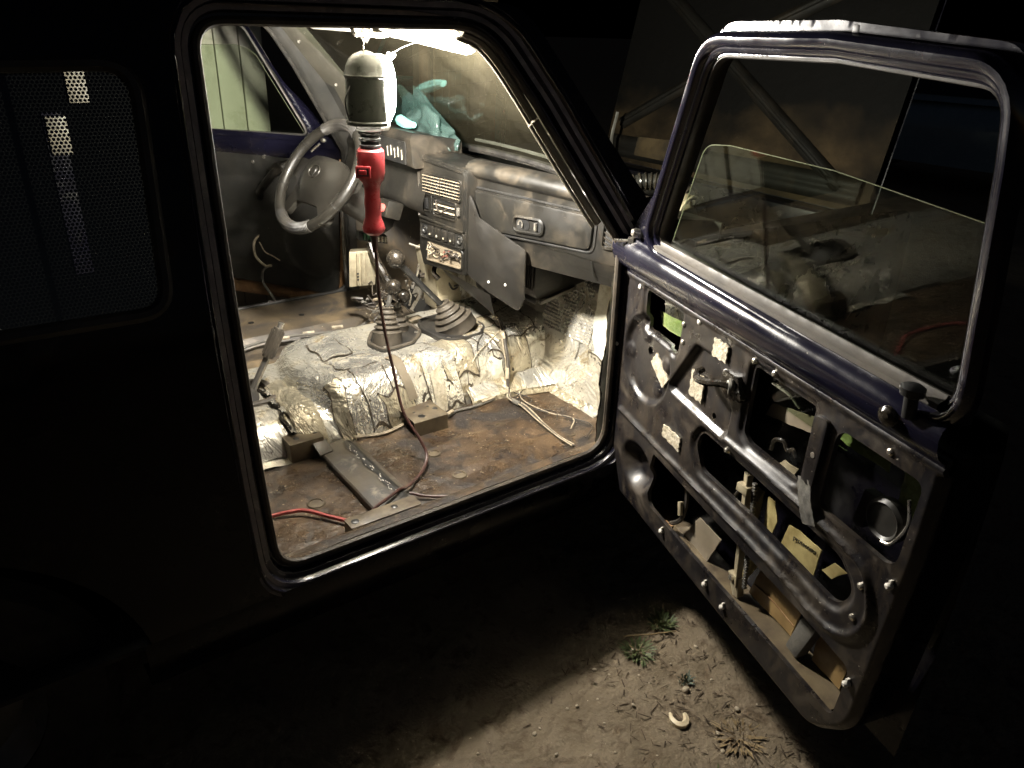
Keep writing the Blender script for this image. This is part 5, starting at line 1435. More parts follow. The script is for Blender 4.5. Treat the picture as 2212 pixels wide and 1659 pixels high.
# rust-brown inner face of the far hinge pillar, beside the gap of the open door
def far_pillar():
    add('near_light_stop', box(-1.35, -0.045, 0.075, 0.081, 0.385, 1.04), LIGHTSTOP, CAR)  # unseen panel added to stop lamp light leaking out beside the sill
    add('window_light_stop', box(-1.05, -0.165, 1.470, 1.478, 1.02, 1.53), LIGHTSTOP, CAR)  # panel added over the far quarter window to shut out the bright fence
    add('far_light_stop', box(-1.35, -0.165, 1.47, 1.478, 0.40, 1.019), LIGHTSTOP, CAR)
    add('widened_post_trim', box(-0.17, 0.17, 1.44, 1.50, 0.42, 1.53), LIGHTSTOP, CAR, bevel=0.02)  # post trim stretched into the doorway to hide the bright fence
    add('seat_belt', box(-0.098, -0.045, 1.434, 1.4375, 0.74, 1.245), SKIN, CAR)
    add('belt_anchor', box(-0.092, -0.035, 1.425, 1.434, 1.12, 1.235), BOOT, CAR, bevel=0.004)
    add('belt_guide', box(-0.016, 0.04, 1.430, 1.4375, 1.27, 1.38), BOOT, CAR, bevel=0.004)
    hp = add('hinge_pillar', grid(lambda u, v: (0.945 + 0.10 * u, 1.635 - 0.05 * u + 0.012 * math.sin(3 * v), 0.46 + 0.55 * v), 6, 14), RUST, CAR)
    add('pillar_flange', tube([(0.935, 1.605, 0.47), (0.925, 1.60, 0.62), (0.93, 1.595, 0.95)], 0.008, 6), MEMBER, CAR)
    add('kick_lining', grid(lambda u, v: (0.98 + 0.26 * u, 1.585 - 0.12 * u * u, 0.40 + 0.6 * v), 8, 8), DRVFLOOR, CAR)
far_pillar()

# ------------------------------------------------------------------ driver's footwell: control unit, harness, column bracket
def control_unit():
    c = Vector((0.865, 1.30, 0.655))
    u = Vector((0.05, -0.012, 0.0)); w = Vector((0.004, 0.0, 0.07))
    E = add('control_unit', obox(c, u, (0.012, 0.02, 0), w), ALU, CAR, bevel=0.005)
    for k in range(3):
        add('unit_rib', obox(c + Vector((-0.032 + 0.018 * k, -0.020, 0)), (0.004, 0, 0), (0, 0.006, 0), (0.003, 0, 0.062)), ALU, E, bevel=0.002)
    add('unit_lid', obox(c + Vector((0.028, -0.024, 0.01)), (0.026, -0.005, 0), (0.001, 0.004, 0), (0.002, 0, 0.045)), CREAMM, E, bevel=0.002)
    for k in range(3):
        add('unit_mark', obox(c + Vector((-0.035, -0.0265, -0.015 - 0.012 * k)), (0.004, 0, 0), (0, 0.0006, 0), (0, 0, 0.0035)), BLACKP, E)
    fb = add('fuse_block', obox((0.90, 1.28, 0.775), (0.055, -0.01, -0.012), (0.004, 0.02, 0), (0, 0, 0.016)), BLACKP, CAR, bevel=0.003)
    for k in range(7):
        p = Vector((0.86 + 0.0135 * k, 1.262 - 0.0025 * k, 0.785 - 0.003 * k))
        add('fuse', obox(p, (0.0045, 0, 0), (0, 0.005, 0), (0, 0, 0.011)), CIRCUIT if k < 3 else SHINY, fb, bevel=0.001)
    rnd = random.Random(11)
    for k in range(20):
        p = Vector((rnd.uniform(0.80, 0.98), rnd.uniform(1.1, 1.28), rnd.uniform(0.50, 0.60)))
        pts = [p]
        for j in range(3):
            p = p + Vector((rnd.uniform(-0.04, 0.05), rnd.uniform(-0.06, 0.03), rnd.uniform(-0.035, 0.03)))
            p.z = max(0.40, p.z)
            pts.append(p)
        add('harness_wire', tube(pts, rnd.choice((0.0025, 0.004, 0.006)), 6, n=4), rnd.choice((WIREW, WIREB, WIREB, GREYFOAM, BOOT)), CAR)
    for k in range(16):
        p = Vector((rnd.uniform(0.93, 1.08), rnd.uniform(0.98, 1.15), rnd.uniform(0.62, 0.80)))
        pts = [p]
        for j in range(3):
            p = p + Vector((rnd.uniform(-0.03, 0.03), rnd.uniform(-0.05, 0.05), rnd.uniform(-0.05, 0.03))); pts.append(p)
        add('harness_wire', tube(pts, rnd.choice((0.004, 0.006, 0.009)), 6, n=4), rnd.choice((WIREB, WIREB, GREYFOAM, BALL, SHINY)), CAR)
    # corrugated sleeve hanging from the fuse block
    sl = [(0.88, 1.255, 0.76), (0.885, 1.23, 0.71), (0.90, 1.20, 0.66), (0.915, 1.17, 0.61), (0.93, 1.13, 0.57)]
    add('cable_sleeve', tube(sl, 0.016, 10), BALL, CAR)
    add('pedal_bracket', obox((1.06, 1.05, 0.66), (0.05, 0.0, 0.01), (0.0, 0.06, 0), (-0.02, 0, 0.12)), ALU, CAR, bevel=0.01)
    for y in (1.12, 1.24):
        add('pedal', join(tube([(1.15, y, 0.80), (1.08, y, 0.62), (1.03, y, 0.52)], 0.009, 6), obox((1.025, y, 0.51), (0.008, 0, -0.01), (0, 0.03, 0), (0.016, 0, 0.022))), BLACKP, CAR)
    # sill wire on the driver's side
    add('sill_harness', tube([(0.30, 1.30, 0.405), (0.42, 1.31, 0.425), (0.55, 1.305, 0.428), (0.68, 1.29, 0.42), (0.80, 1.27, 0.42), (0.86, 1.25, 0.45)], 0.006, 6), GREYFOAM, CAR)
    for a in (0.50, 0.60, 0.72):
        add('harness_tape', tube([(a, 1.306, 0.4285), (a + 0.045, 1.300, 0.4265)], 0.0075, 6, n=0), WIREW, CAR)
    # little piece of paper by the boots
    add('paper_scrap', grid(lambda u, v: (0.835 + 0.05 * u, 0.875 + 0.035 * v, 0.572 + 0.006 * u), 3, 3), BEIGE, CAR)
control_unit()

# loose wiring on the tunnel and in the passenger footwell
def passenger_wiring():
    def st(x, y, lift=0.010):
        return tun(x, (y - CY) / tun_wb(x), lift)
    main = [st(1.19, 0.90), st(1.15, 0.83), st(1.11, 0.76), st(1.095, 0.70), st(1.07, 0.645), st(1.045, 0.605, 0.014), st(1.03, 0.575, 0.020), (1.01, 0.525, 0.425), (1.0, 0.505, 0.40), (0.985, 0.47, 0.395), (0.995, 0.417, 0.392), (0.985, 0.35, 0.391), (0.972, 0.283, 0.391), (0.962, 0.19, 0.391), (0.955, 0.11, 0.40)]
    h = add('wiring_harness', tube(main, 0.0045, 8), BOOT, CAR)
    for k, (dx, dy, mt) in enumerate(((0.007, 0.002, WIREW), (-0.006, 0.004, WIREW), (0.001, -0.008, WIREB))):
        add('wire', tube([(a + dx * (0.8 + 0.4 * math.sin(i * 1.3 + k)), b + dy, c + 0.003) for i, (a, b, c) in enumerate(main)], 0.0021, 6), mt, h)
    for i in (2, 4, 6, 9):
        a, b = Vector(main[i]), Vector(main[i + 1])
        add('harness_tape', tube([a.lerp(b, 0.2), a.lerp(b, 0.75)], 0.0085, 8, n=0), WIREW if i != 9 else GREYFOAM, h)
    br = [(1.0, 0.52, 0.40), (0.96, 0.515, 0.393), (0.913, 0.505, 0.391), (0.85, 0.50, 0.391), (0.79, 0.505, 0.391), (0.745, 0.49, 0.391), (0.72, 0.50, 0.392)]
    add('branch_wire', tube(br, 0.005, 6), GREYFOAM, h)
    add('branch_wire', tube([(0.775, 0.503, 0.397), (0.75, 0.492, 0.397), (0.735, 0.494, 0.397)], 0.006, 6), WIREW, h)
    add('branch_wire', tube([(0.98, 0.52, 0.399), (0.93, 0.51, 0.397), (0.89, 0.504, 0.397)], 0.0055, 6), WIREW, h)
    add('branch_wire', tube([(0.60, 0.515, 0.392), (0.53, 0.50, 0.391), (0.47, 0.515, 0.391), (0.425, 0.535, 0.392)], 0.0055, 6), WIREW, h)
    add('thin_wire', tube([st(1.07, 0.65), st(0.99, 0.62), st(0.93, 0.60), st(0.90, 0.585)], 0.002, 5), WIREW, h)
    add('thin_wire', tube([st(1.0, 0.66), st(0.955, 0.63), st(0.93, 0.60), st(0.92, 0.57)], 0.0016, 5), WIREB, h)
    for k, (w0, mt) in enumerate(((0.40, WIREB), (0.33, WIREW), (0.26, WIREB))):
        add('loose_wire', tube([(1.02 + 0.02 * k, 0.50, 0.40), (1.05 - 0.03 * k, 0.44, 0.392), (1.0 + 0.04 * k, w0, 0.391), (1.06 + 0.02 * k, w0 - 0.07, 0.391), (1.03, w0 - 0.12, 0.392)], 0.002, 5), mt, h)
    add('rubber_bung', lathe((1.17, 0.86, 0.595), (0, -0.4, 1), [(0, 0.018), (0.012, 0.02), (0.026, 0.014), (0.032, 0)], 14), BALL, CAR)
passenger_wiring()

# ------------------------------------------------------------------ visors, mirror mount
def visors():
    for y0, y1, zr, zl in ((0.345, 0.80, 1.463, 1.492), (0.90, 1.36, 1.50, 1.50)):
        def f(u, v):
            y = y0 + (y1 - y0) * u
            zb = zr + (zl - zr) * min(1, u * 1.15) + 0.012 * max(0, 1 - u / 0.10) ** 2 + 0.012 * max(0, (u - 0.92) / 0.08) ** 2
            return Vector((0.745 - 0.075 * v, y, zb + (1.535 - zb) * v))
        nrm = Vector((0.75, 0, 0.6)).normalized()
        A, F = grid(f, 24, 8)
        n = len(A)
        V = [tuple(Vector(p) - nrm * 0.007) for p in A] + [tuple(Vector(p) + nrm * 0.007) for p in A]
        ring = list(range(24)) + [24 * k + 23 for k in range(1, 8)] + [24 * 7 + k for k in range(22, -1, -1)] + [24 * k for k in range(6, 0, -1)]
        F = F + [tuple(n + k for k in reversed(q)) for q in F] + [(ring[k], ring[(k + 1) % len(ring)], n + ring[(k + 1) % len(ring)], n + ring[k]) for k in range(len(ring))]
        v = add('sun_visor', (V, F), VISOR, CAR, angle=60)
        add('visor_rod', tube([(0.672, y0 + 0.02, 1.537), (0.672, y1 + 0.04, 1.537), (0.66, y1 + 0.05, 1.56)], 0.006, 8), SHINY, v)
    add('mirror_stem', tube([(0.70, 0.81, 1.55), (0.69, 0.81, 1.50), (0.675, 0.81, 1.475)], 0.008, 8), SHINY, CAR)
    add('grab_rail', tube([(0.46, 0.455, 1.575), (0.47, 0.455, 1.508), (0.50, 0.455, 1.503), (0.57, 0.455, 1.507), (0.58, 0.455, 1.575)], 0.006, 8), SHINY, CAR)
visors()

# ------------------------------------------------------------------ bonnet, engine bay, wheels
def front_end():
    def bon(y, z): return 2.30 + (z - 1.0) * 0.22
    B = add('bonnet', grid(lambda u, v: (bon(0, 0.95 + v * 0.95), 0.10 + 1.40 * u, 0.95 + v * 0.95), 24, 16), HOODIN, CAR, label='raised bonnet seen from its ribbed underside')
    m, nt, b_ = nodes_of('bonnet_painted_falloff')  # lamplight fading upward is painted in: dusty brown low, near-black above
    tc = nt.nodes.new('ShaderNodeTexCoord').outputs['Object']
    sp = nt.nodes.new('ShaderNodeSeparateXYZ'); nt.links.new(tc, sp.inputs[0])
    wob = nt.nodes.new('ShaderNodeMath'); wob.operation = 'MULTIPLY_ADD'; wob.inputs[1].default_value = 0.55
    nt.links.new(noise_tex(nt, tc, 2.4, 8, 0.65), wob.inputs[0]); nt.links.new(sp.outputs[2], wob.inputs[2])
    dust = ramp(nt, wob.outputs[0], 1.36, 1.56, 1.0, 0.0)  # height fade: dusty brown below, painted shade above
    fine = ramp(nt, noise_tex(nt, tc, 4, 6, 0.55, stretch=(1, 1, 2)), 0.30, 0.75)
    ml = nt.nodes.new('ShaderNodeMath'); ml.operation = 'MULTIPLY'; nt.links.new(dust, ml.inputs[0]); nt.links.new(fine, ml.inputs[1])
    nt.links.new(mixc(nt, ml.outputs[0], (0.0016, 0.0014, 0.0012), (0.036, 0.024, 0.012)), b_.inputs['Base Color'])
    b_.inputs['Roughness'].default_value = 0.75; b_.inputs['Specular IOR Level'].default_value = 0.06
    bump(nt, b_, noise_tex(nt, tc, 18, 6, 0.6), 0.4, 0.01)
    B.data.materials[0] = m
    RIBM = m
    add('bonnet_skin', grid(lambda u, v: (bon(0, 0.95 + v * 0.95) + 0.03, 0.09 + 1.42 * u, 0.94 + v * 0.97), 4, 4), SKIN, B)
    def rib(a, b, w=0.03, h=0.022):
        a3 = Vector((bon(*a) - 0.004, *a)); b3 = Vector((bon(*b) - 0.004, *b))
        d = (b3 - a3).normalized(); n = Vector((-1, 0, 0.22)).normalized(); s = d.cross(n)
        pr = [(-w, 0), (-w * 0.75, h * 0.8), (-w * 0.3, h), (-w * 0.15, h * 0.75), (w * 0.15, h * 0.75), (w * 0.3, h), (w * 0.75, h * 0.8), (w, 0)]
        V = [tuple(p + s * x + n * y) for p in (a3, b3) for x, y in pr]
        k = len(pr)
        add('bonnet_rib', (V, [(j, j + 1, k + j + 1, k + j) for j in range(k - 1)]), HOODIN, B, angle=60)
    rib((1.42, 1.74), (0.22, 1.02)); rib((0.90, 1.42), (1.42, 1.12)); rib((0.95, 1.46), (0.2, 1.8))
    rib((1.46, 1.02), (0.14, 1.02), 0.05);
    add('rib_pocket', prism(fillet([(1.05, 1.00), (1.25, 1.00), (1.25, 1.08), (1.05, 1.09)], 0.01, 3), 0, 0.01, lambda a, b, c: (bon(a, b) - 0.045 - c, a, b)), HOODDUST, B)
    add('bonnet_prop', tube([(2.22, 1.34, 0.95), (2.20, 1.36, 1.05), (2.22, 1.355, 1.18)], 0.008, 6), STEELG, B)
    # engine bay dressing glimpsed beside the A pillar
    add('front_panel', box(2.26, 2.32, 0.08, WID - 0.08, 0.45, 0.93), SKIN, CAR, bevel=0.02)
    ac = add('air_cleaner', lathe((1.78, 0.80, 0.90), (0, 0, 1), [(-0.1, 0.16), (0.0, 0.165), (0.07, 0.16), (0.085, 0.14), (0.09, 0.03), (0.10, 0.02), (0.10, 0)], 28), ENGINE, CAR)
    add('engine_block', box(1.55, 2.05, 0.55, 1.05, 0.40, 0.86), ENGINE, CAR, bevel=0.02)
    hs = [(1.52, 0.62, 1.00), (1.58, 0.58, 1.04), (1.64, 0.53, 1.05), (1.68, 0.46, 1.04), (1.74, 0.40, 0.97)]
    hose = add('ribbed_hose', tube(hs, 0.028, 12), ENGINE, CAR)
    ph = smooth_path(hs, 4)
    for i in range(len(ph) - 1):
        p = ph[i]; t = (ph[i + 1] - p).normalized(); u = t.orthogonal().normalized(); w = t.cross(u)
        add('hose_rib', tube([p + (u * math.cos(a) + w * math.sin(a)) * 0.030 for a in np.linspace(0, 2 * math.pi, 12, endpoint=False)], 0.004, 5, True, 0), BALL, hose)
    add('washer_tank', join(lathe((1.60, 0.375, 0.945), (0.2, 0.1, 1), [(-0.12, 0.06), (0.02, 0.065), (0.05, 0.05), (0.07, 0.028), (0.095, 0.028), (0.10, 0)], 18)), CREAMM, CAR)
    add('tank_strap', tube([(1.54, 0.335, 0.975), (1.57, 0.33, 1.02), (1.63, 0.345, 1.03), (1.67, 0.39, 0.98)], 0.008, 6), CREAMM, CAR)
    add('inner_wing', grid(lambda u, v: (1.40 + 0.9 * u, 0.08 + 0.10 * v, 1.0 - 0.3 * v), 6, 4), ENGINE, CAR)
    add('inner_wing', grid(lambda u, v: (1.40 + 0.9 * u, WID - 0.08 - 0.10 * v, 1.0 - 0.3 * v), 6, 4), ENGINE, CAR)
    for x in (1.62, -0.66):
        for y, s in ((0.11, -1), (WID - 0.11, 1)):
            w = add('wheel', lathe((x, y, 0.335), (0, s, 0), [(-0.09, 0.20), (-0.085, 0.31), (-0.06, 0.338), (0.06, 0.338), (0.085, 0.31), (0.09, 0.205)], 40), TYRE, CAR)
            add('wheel_rim', lathe((x, y, 0.335), (0, s, 0), [(0.085, 0.205), (0.06, 0.19), (0.03, 0.17), (0.05, 0.10), (0.055, 0.05), (0.08, 0.04), (0.08, 0)], 32), STEELG, w)
            def well(u, v):
                a = math.pi * (-0.05 + 1.1 * u)
                return (x + 0.40 * math.cos(a), y + s * 0.10 - s * 0.255 * v, 0.345 + 0.40 * math.sin(a))
            add('wheel_well', grid(well, 24, 4), TYRE, CAR)
            add('wheel_well_wall', lathe((x, y - s * 0.155, 0.345), (0, s, 0), [(0, 0.0), (0, 0.41)], 24), TYRE, CAR)
    for y0, y1 in ((-0.035, 0.07), (WID - 0.07, WID + 0.035)):
        add('side_floor', box(-1.40, -0.27, y0, y1, 0.40, 0.41), TYRE, CAR)
    add('underbody', box(-1.35, 2.25, 0.16, WID - 0.16, 0.345, 0.368), SKIN, CAR)
front_end()

# =================================================================== WORK LAMP
def work_lamp():
    ax = Vector((0.500, 0.455, 0))
    LP = root('work_lamp', 'lit hanging inspection lamp with red handle and dark half shield', 'lamp', (ax.x, ax.y, 1.02))
    up = (0, 0, 1)
    az = R(-150)                                # the shield's closed side faces back toward the camera and rear seat
    ref = (math.cos(az), math.sin(az), 0)
    half = R(88)
    add('hook', tube([(0.492, 0.455, 1.462), (0.494, 0.455, 1.485), (0.489, 0.455, 1.495), (0.492, 0.455, 1.508), (0.500, 0.455, 1.517), (0.512, 0.455, 1.514), (0.513, 0.455, 1.500)], 0.0022, 6), SHINY, LP)
    dome = [(1.298, 0.054), (1.300, 0.0555), (1.306, 0.0555), (1.309, 0.053), (1.405, 0.053), (1.408, 0.0555), (1.412, 0.0555), (1.415, 0.053), (1.432, 0.050), (1.448, 0.042), (1.459, 0.029), (1.465, 0.013), (1.467, 0.002)]
    o = (ax.x, ax.y, 0)
    sh = add('shield', lathe(o, up, dome, 36, -half, half, ref), SHADE, LP)
    inn = [(1.300, 0.051), (1.41, 0.051), (1.432, 0.047), (1.447, 0.040), (1.457, 0.027), (1.463, 0.012)]
    add('reflector', lathe(o, up, inn, 36, -half + 0.02, half - 0.02, ref), REFL, LP)
    # wire guard on the open side
    for a in (R(140), R(180), R(220)):
        c, s = math.cos(a + az), math.sin(a + az)
        add('guard_wire', tube([(ax.x + c * r, ax.y + s * r, z) for z, r in ((1.29, 0.045), (1.31, 0.054), (1.40, 0.054), (1.44, 0.043), (1.463, 0.012))], 0.0016, 5), SHINY, LP)
    add('side_clip', tube([(ax.x - 0.05, ax.y - 0.012, 1.39), (ax.x - 0.066, ax.y - 0.014, 1.36), (ax.x - 0.064, ax.y - 0.014, 1.33), (ax.x - 0.055, ax.y - 0.01, 1.31)], 0.0022, 5), BLACKP, LP)
    # opal bulb
    cx, cy = ax.x + 0.029, ax.y - 0.006
    add('bulb', lathe((cx, cy, 0), up, [(1.300, 0.018), (1.310, 0.027), (1.326, 0.035), (1.352, 0.040), (1.386, 0.041), (1.414, 0.039), (1.438, 0.033), (1.454, 0.021), (1.460, 0.0)], 28), BULB, LP)
    add('bulb_base', lathe((cx, cy, 0), up, [(1.285, 0.020), (1.292, 0.024), (1.306, 0.024), (1.309, 0.018)], 20), REFL, LP)
    # neck with ribs
    add('socket', lathe(o, up, [(1.236, 0.0), (1.236, 0.026), (1.250, 0.0265), (1.252, 0.023), (1.258, 0.023), (1.260, 0.027), (1.266, 0.027), (1.268, 0.023), (1.274, 0.023), (1.276, 0.028), (1.283, 0.029), (1.288, 0.032), (1.296, 0.034), (1.297, 0.0)], 26), BLACKP, LP)
    add('socket_band', lathe(o, up, [(1.2835, 0.0295), (1.2845, 0.032), (1.289, 0.034)], 26), REFL, LP)
    hx = [(1.240, 0.030), (1.236, 0.034), (1.225, 0.035), (1.178, 0.0345), (1.165, 0.032), (1.156, 0.024), (1.145, 0.0205), (1.125, 0.0195), (1.105, 0.022), (1.085, 0.0205), (1.068, 0.021), (1.052, 0.0265), (1.040, 0.030), (1.030, 0.028), (1.022, 0.018), (1.020, 0.0)]
    add('handle', lathe(o, up, hx, 24), RED, LP)
    add('handle_top', lathe(o, up, [(1.2405, 0.030), (1.242, 0.0)], 24), RED, LP)
    d = Vector((-0.55, -0.83, 0))
    s_ = Vector((0.83, -0.55, 0))
    c0 = Vector((ax.x, ax.y, 1.188)) + d * 0.034 - s_ * 0.016
    add('switch_housing', obox(c0, s_ * 0.019, d * 0.006, Vector((0, 0, 0.015))), RED, LP, bevel=0.003)
    add('switch_recess', obox(c0 + d * 0.0055, s_ * 0.014, d * 0.0012, Vector((0, 0, 0.010))), BLACKP, LP)
    add('switch', obox(c0 + d * 0.0065 - s_ * 0.001, s_ * 0.010, d * 0.0035, Vector((0, 0, 0.006))), RED, LP, bevel=0.002)
    cord = [(0.500, 0.455, 1.028), (0.502, 0.453, 0.98), (0.505, 0.450, 0.85), (0.513, 0.44, 0.743), (0.524, 0.42, 0.634), (0.530, 0.38, 0.517), (0.551, 0.33, 0.450), (0.553, 0.29, 0.410), (0.505, 0.24, 0.393), (0.43, 0.19, 0.400), (0.402, 0.175, 0.413), (0.36, 0.155, 0.414), (0.315, 0.135, 0.416), (0.285, 0.126, 0.402), (0.268, 0.128, 0.392)]
    add('cord', tube(cord, 0.0048, 8), CORD, LP)
    add('cord_sleeve', lathe((0.500, 0.455, 1.024), (0.02, -0.02, -1), [(0, 0.012), (0.02, 0.009), (0.05, 0.007), (0.052, 0.0)], 12), CORD, LP)
work_lamp()

ec = add('extension_cable', tube([(-0.45, 0.33, 0.3895), (-0.1, 0.24, 0.3895), (0.0, 0.272, 0.3895), (0.087, 0.276, 0.3895), (0.13, 0.263, 0.394), (0.167, 0.243, 0.396), (0.21, 0.19, 0.392), (0.245, 0.145, 0.3895), (0.262, 0.128, 0.3895)], 0.0052, 8), REDCABLE, label='dull red cable lying across the rear of the bare floor', cat='cable')
add('loose_cable', tube([(0.425, 0.165, 0.398), (0.46, 0.135, 0.392), (0.50, 0.108, 0.391), (0.535, 0.088, 0.393)], 0.004, 8), CORD, label='short dark cable end lying beside the seat cross-member', cat='cable')

# heart pendant hung from the visor
def pendant():
    c = Vector((0.602, 0.52, 1.452))
    R_ = root('heart_pendant', 'tiny white heart pendant hanging on a string beside the lit bulb', 'pendant', tuple(c))
    side = Vector((0.83, -0.56, 0)); up = Vector((0, 0, 1)); n = side.cross(up)
    pts = []
    for t in np.linspace(0, 2 * math.pi, 28, endpoint=False):
        hx = 16 * math.sin(t) ** 3; hy = 13 * math.cos(t) - 5 * math.cos(2 * t) - 2 * math.cos(3 * t) - math.cos(4 * t)
        pts.append((hx * 0.00075, hy * 0.00075))
    V, F = prism(pts, -0.002, 0.002)
    add('heart', ([tuple(c + side * a + up * b + n * d) for a, b, d in V], F), CLIP, R_, bevel=0.001)
    add('string', tube([c + up * 0.004, Vector((0.64, 0.515, 1.475)), Vector((0.70, 0.51, 1.492))], 0.0008, 4), CLIP, R_)
pendant()

# plastic bag on the dashboard
def bag():
    V, F = [], []
    nu, nv = 80, 50
    for j in range(nv):
        v = j / (nv - 1)
        for i in range(nu):
            a = 2 * math.pi * i / nu
            rx = 0.055 * math.sin(math.pi * min(1, 0.10 + 0.90 * v)) ** 0.6
            ry = 0.20 * (1 - 0.55 * v ** 1.3)
            fold = 1 + 0.16 * math.sin(5 * a + 3 * v) + 0.10 * math.sin(9 * a - 7 * v)
            p = Vector((1.055 + rx * math.cos(a) * fold, 1.13 + ry * math.sin(a) * fold * 0.9 - 0.05 * v, 1.132 + 0.16 * v))
            q = p.copy(); p.x += 0.016 * (0.5 - abs(mnoise.noise(q * 16))) + 0.006 * mnoise.noise(q * 45)
            p.y += 0.03 * (0.4 - abs(mnoise.noise(q * 12 + Vector((3, 1, 2))))) + 0.006 * mnoise.noise(q * 40)
            p.z += (0.035 * mnoise.noise(p * 11) + 0.03 * math.sin(2 * a)) * v
            p.x = min(p.x, 1.115 - (p.z - 1.10) * 0.75 + 0.02)
            V.append(tuple(p))
    for j in range(nv - 1):
        for i in range(nu):
            F.append((j * nu + i, j * nu + (i + 1) % nu, (j + 1) * nu + (i + 1) % nu, (j + 1) * nu + i))
    add('plastic_bag', (V, F), BAG, label='crumpled translucent teal plastic bag standing behind the windscreen', cat='bag', angle=180)
    add('teal_glove', tube([(1.0, 1.22, 1.205), (0.985, 1.18, 1.21), (0.975, 1.12, 1.205), (0.97, 1.06, 1.208)], [0.012, 0.02, 0.018, 0.01], 8), MATS.get('teal_cloth') or mat('teal_cloth', (0.2, 0.52, 0.47), rough=0.7), label='teal rubber glove lying on the instrument hood', cat='glove')
bag()

# =================================================================== GROUND LITTER
def litter():
    rnd = random.Random(21)
    def gz(x, y): 
        p = Vector((x, y, 0)); return mnoise.noise(p * 2.2) * 0.012 + mnoise.noise(p * 7) * 0.006 - 0.012
    # weeds
    def weed(x, y, rad, n, h, mt, label):
        Rt = root('weed', label, 'weed', (x, y, gz(x, y)))
        leaves = []
        for k in range(n):
            a = rnd.uniform(0, 2 * math.pi); r = rad * rnd.uniform(0.05, 1) ** 0.7
            b = Vector((x + r * 0.5 * math.cos(a), y + r * 0.5 * math.sin(a), gz(x, y) + rnd.uniform(-0.004, 0.004)))
            t = Vector((x + r * math.cos(a) + rnd.uniform(-.012, .012), y + r * math.sin(a) + rnd.uniform(-.012, .012), b.z + h * rnd.uniform(0.25, 1)))
            w = Vector((-math.sin(a), math.cos(a), 0.3)) * rnd.uniform(0.0015, 0.0038)
            m = b.lerp(t, 0.5) + Vector((0, 0, h * 0.2))
            leaves.append(([tuple(b), tuple(m + w), tuple(t), tuple(m - w)], [(0, 1, 2, 3)]))
        add('leaves', join(*leaves), mt, Rt, angle=180)
        add('stem', join(*[tube([(x, y, gz(x, y) - 0.004), (x + rad * 0.5 * math.cos(a), y + rad * 0.5 * math.sin(a), gz(x, y) + h * 0.5)], 0.0014, 4, n=0) for a in (0.4, 1.9, 3.3, 4.9)]), STRAW, Rt)
    weed(0.985, -0.285, 0.050, 170, 0.028, LEAF, 'bright green weed tuft growing against the edge of the shadow')
    weed(0.86, -0.318, 0.060, 130, 0.014, LEAF, 'flat dark green weed rosette beside the bright green tuft')
    weed(0.885, -0.465, 0.026, 50, 0.018, LEAFB, 'small blue-green weed growing beside a round pebble')
    weed(0.865, -0.66, 0.075, 90, 0.008, STRAW, 'withered brown weed spread flat near the open door')
    weed(0.70, -0.74, 0.08, 80, 0.007, LEAF, 'low dull green weed patch below the cream fragment')
    # cream U-shaped fragment
    c = Vector((0.779, -0.54, gz(0.779, -0.54) + 0.006))
    u = Vector((0.8, -0.6, 0)); w = Vector((0.6, 0.8, 0))
    pts = [c + u * a * 0.019 + w * b * 0.020 for a, b in ((-1, 0.9), (-0.95, 0.0), (-0.4, -0.75), (0.45, -0.8), (0.95, -0.1), (0.9, 0.9))]
    add('cream_fragment', tube(pts, [0.004, 0.0085, 0.010, 0.009, 0.005], 5, n=2), BONE, label='cream U-shaped fragment lying on the bare soil', cat='fragment')
    # pebbles
    ic = bmesh.new(); bmesh.ops.create_icosphere(ic, subdivisions=1, radius=1)
    for v in ic.verts: v.co *= 1 + 0.25 * mnoise.noise(v.co * 2.3)
    me = bpy.data.meshes.new('pebble'); ic.to_mesh(me); ic.free(); me.materials.append(STONE)
    me.polygons.foreach_set('use_smooth', [True] * len(me.polygons))
    spots = [(0.42, -0.46), (0.53, -0.49), (0.60, -0.36), (0.72, -0.44), (0.66, -0.58), (0.80, -0.38), (0.90, -0.40), (0.74, -0.33), (0.95, -0.50), (0.83, -0.62), (0.55, -0.66), (0.48, -0.36), (0.34, -0.55), (1.0, -0.40), (0.93, -0.60), (0.62, -0.44)]
    for k in range(26):
        spots.append((rnd.uniform(0.25, 1.05), rnd.uniform(-0.85, -0.28)))
    for k, (x, y) in enumerate(spots):
        s = rnd.uniform(0.0025, 0.0065)
        o = inst('pebble', me, None, Matrix.Translation((x, y, gz(x, y) + s * 0.25)) @ Matrix.Rotation(rnd.uniform(0, 6), 4, 'Z') @ Matrix.Diagonal((s * 1.3, s, s * 0.7, 1)))
        o['label'] = 'tiny pale pebble lying loose on the lit soil'; o['category'] = 'pebble'; o['group'] = 'pebbles scattered on the lit soil'
    o = inst('round_pebble', me, None, Matrix.Translation((0.862, -0.487, gz(0.862, -0.487) + 0.005)) @ Matrix.Diagonal((0.011, 0.010, 0.009, 1)))
    o['label'] = 'round brown pebble beside the small blue-green weed'; o['category'] = 'pebble'
    add('wood_chip', tube([(0.49, -0.54, gz(.49, -.54) + 0.004), (0.505, -0.545, gz(.5, -.54) + 0.006), (0.52, -0.553, gz(.52, -.55) + 0.004)], [0.004, 0.007, 0.004], 7), TWIG, label='dark wood chip lying alone on smooth soil', cat='wood chip')
    add('straw_stalk', tube([(0.855, -0.262, 0.0), (0.92, -0.305, 0.006), (0.99, -0.335, 0.004)], 0.0022, 5), STRAW, label='pale dry stalk lying below the green tuft', cat='stalk')
    # straw and twig litter nobody could count
    bits = []
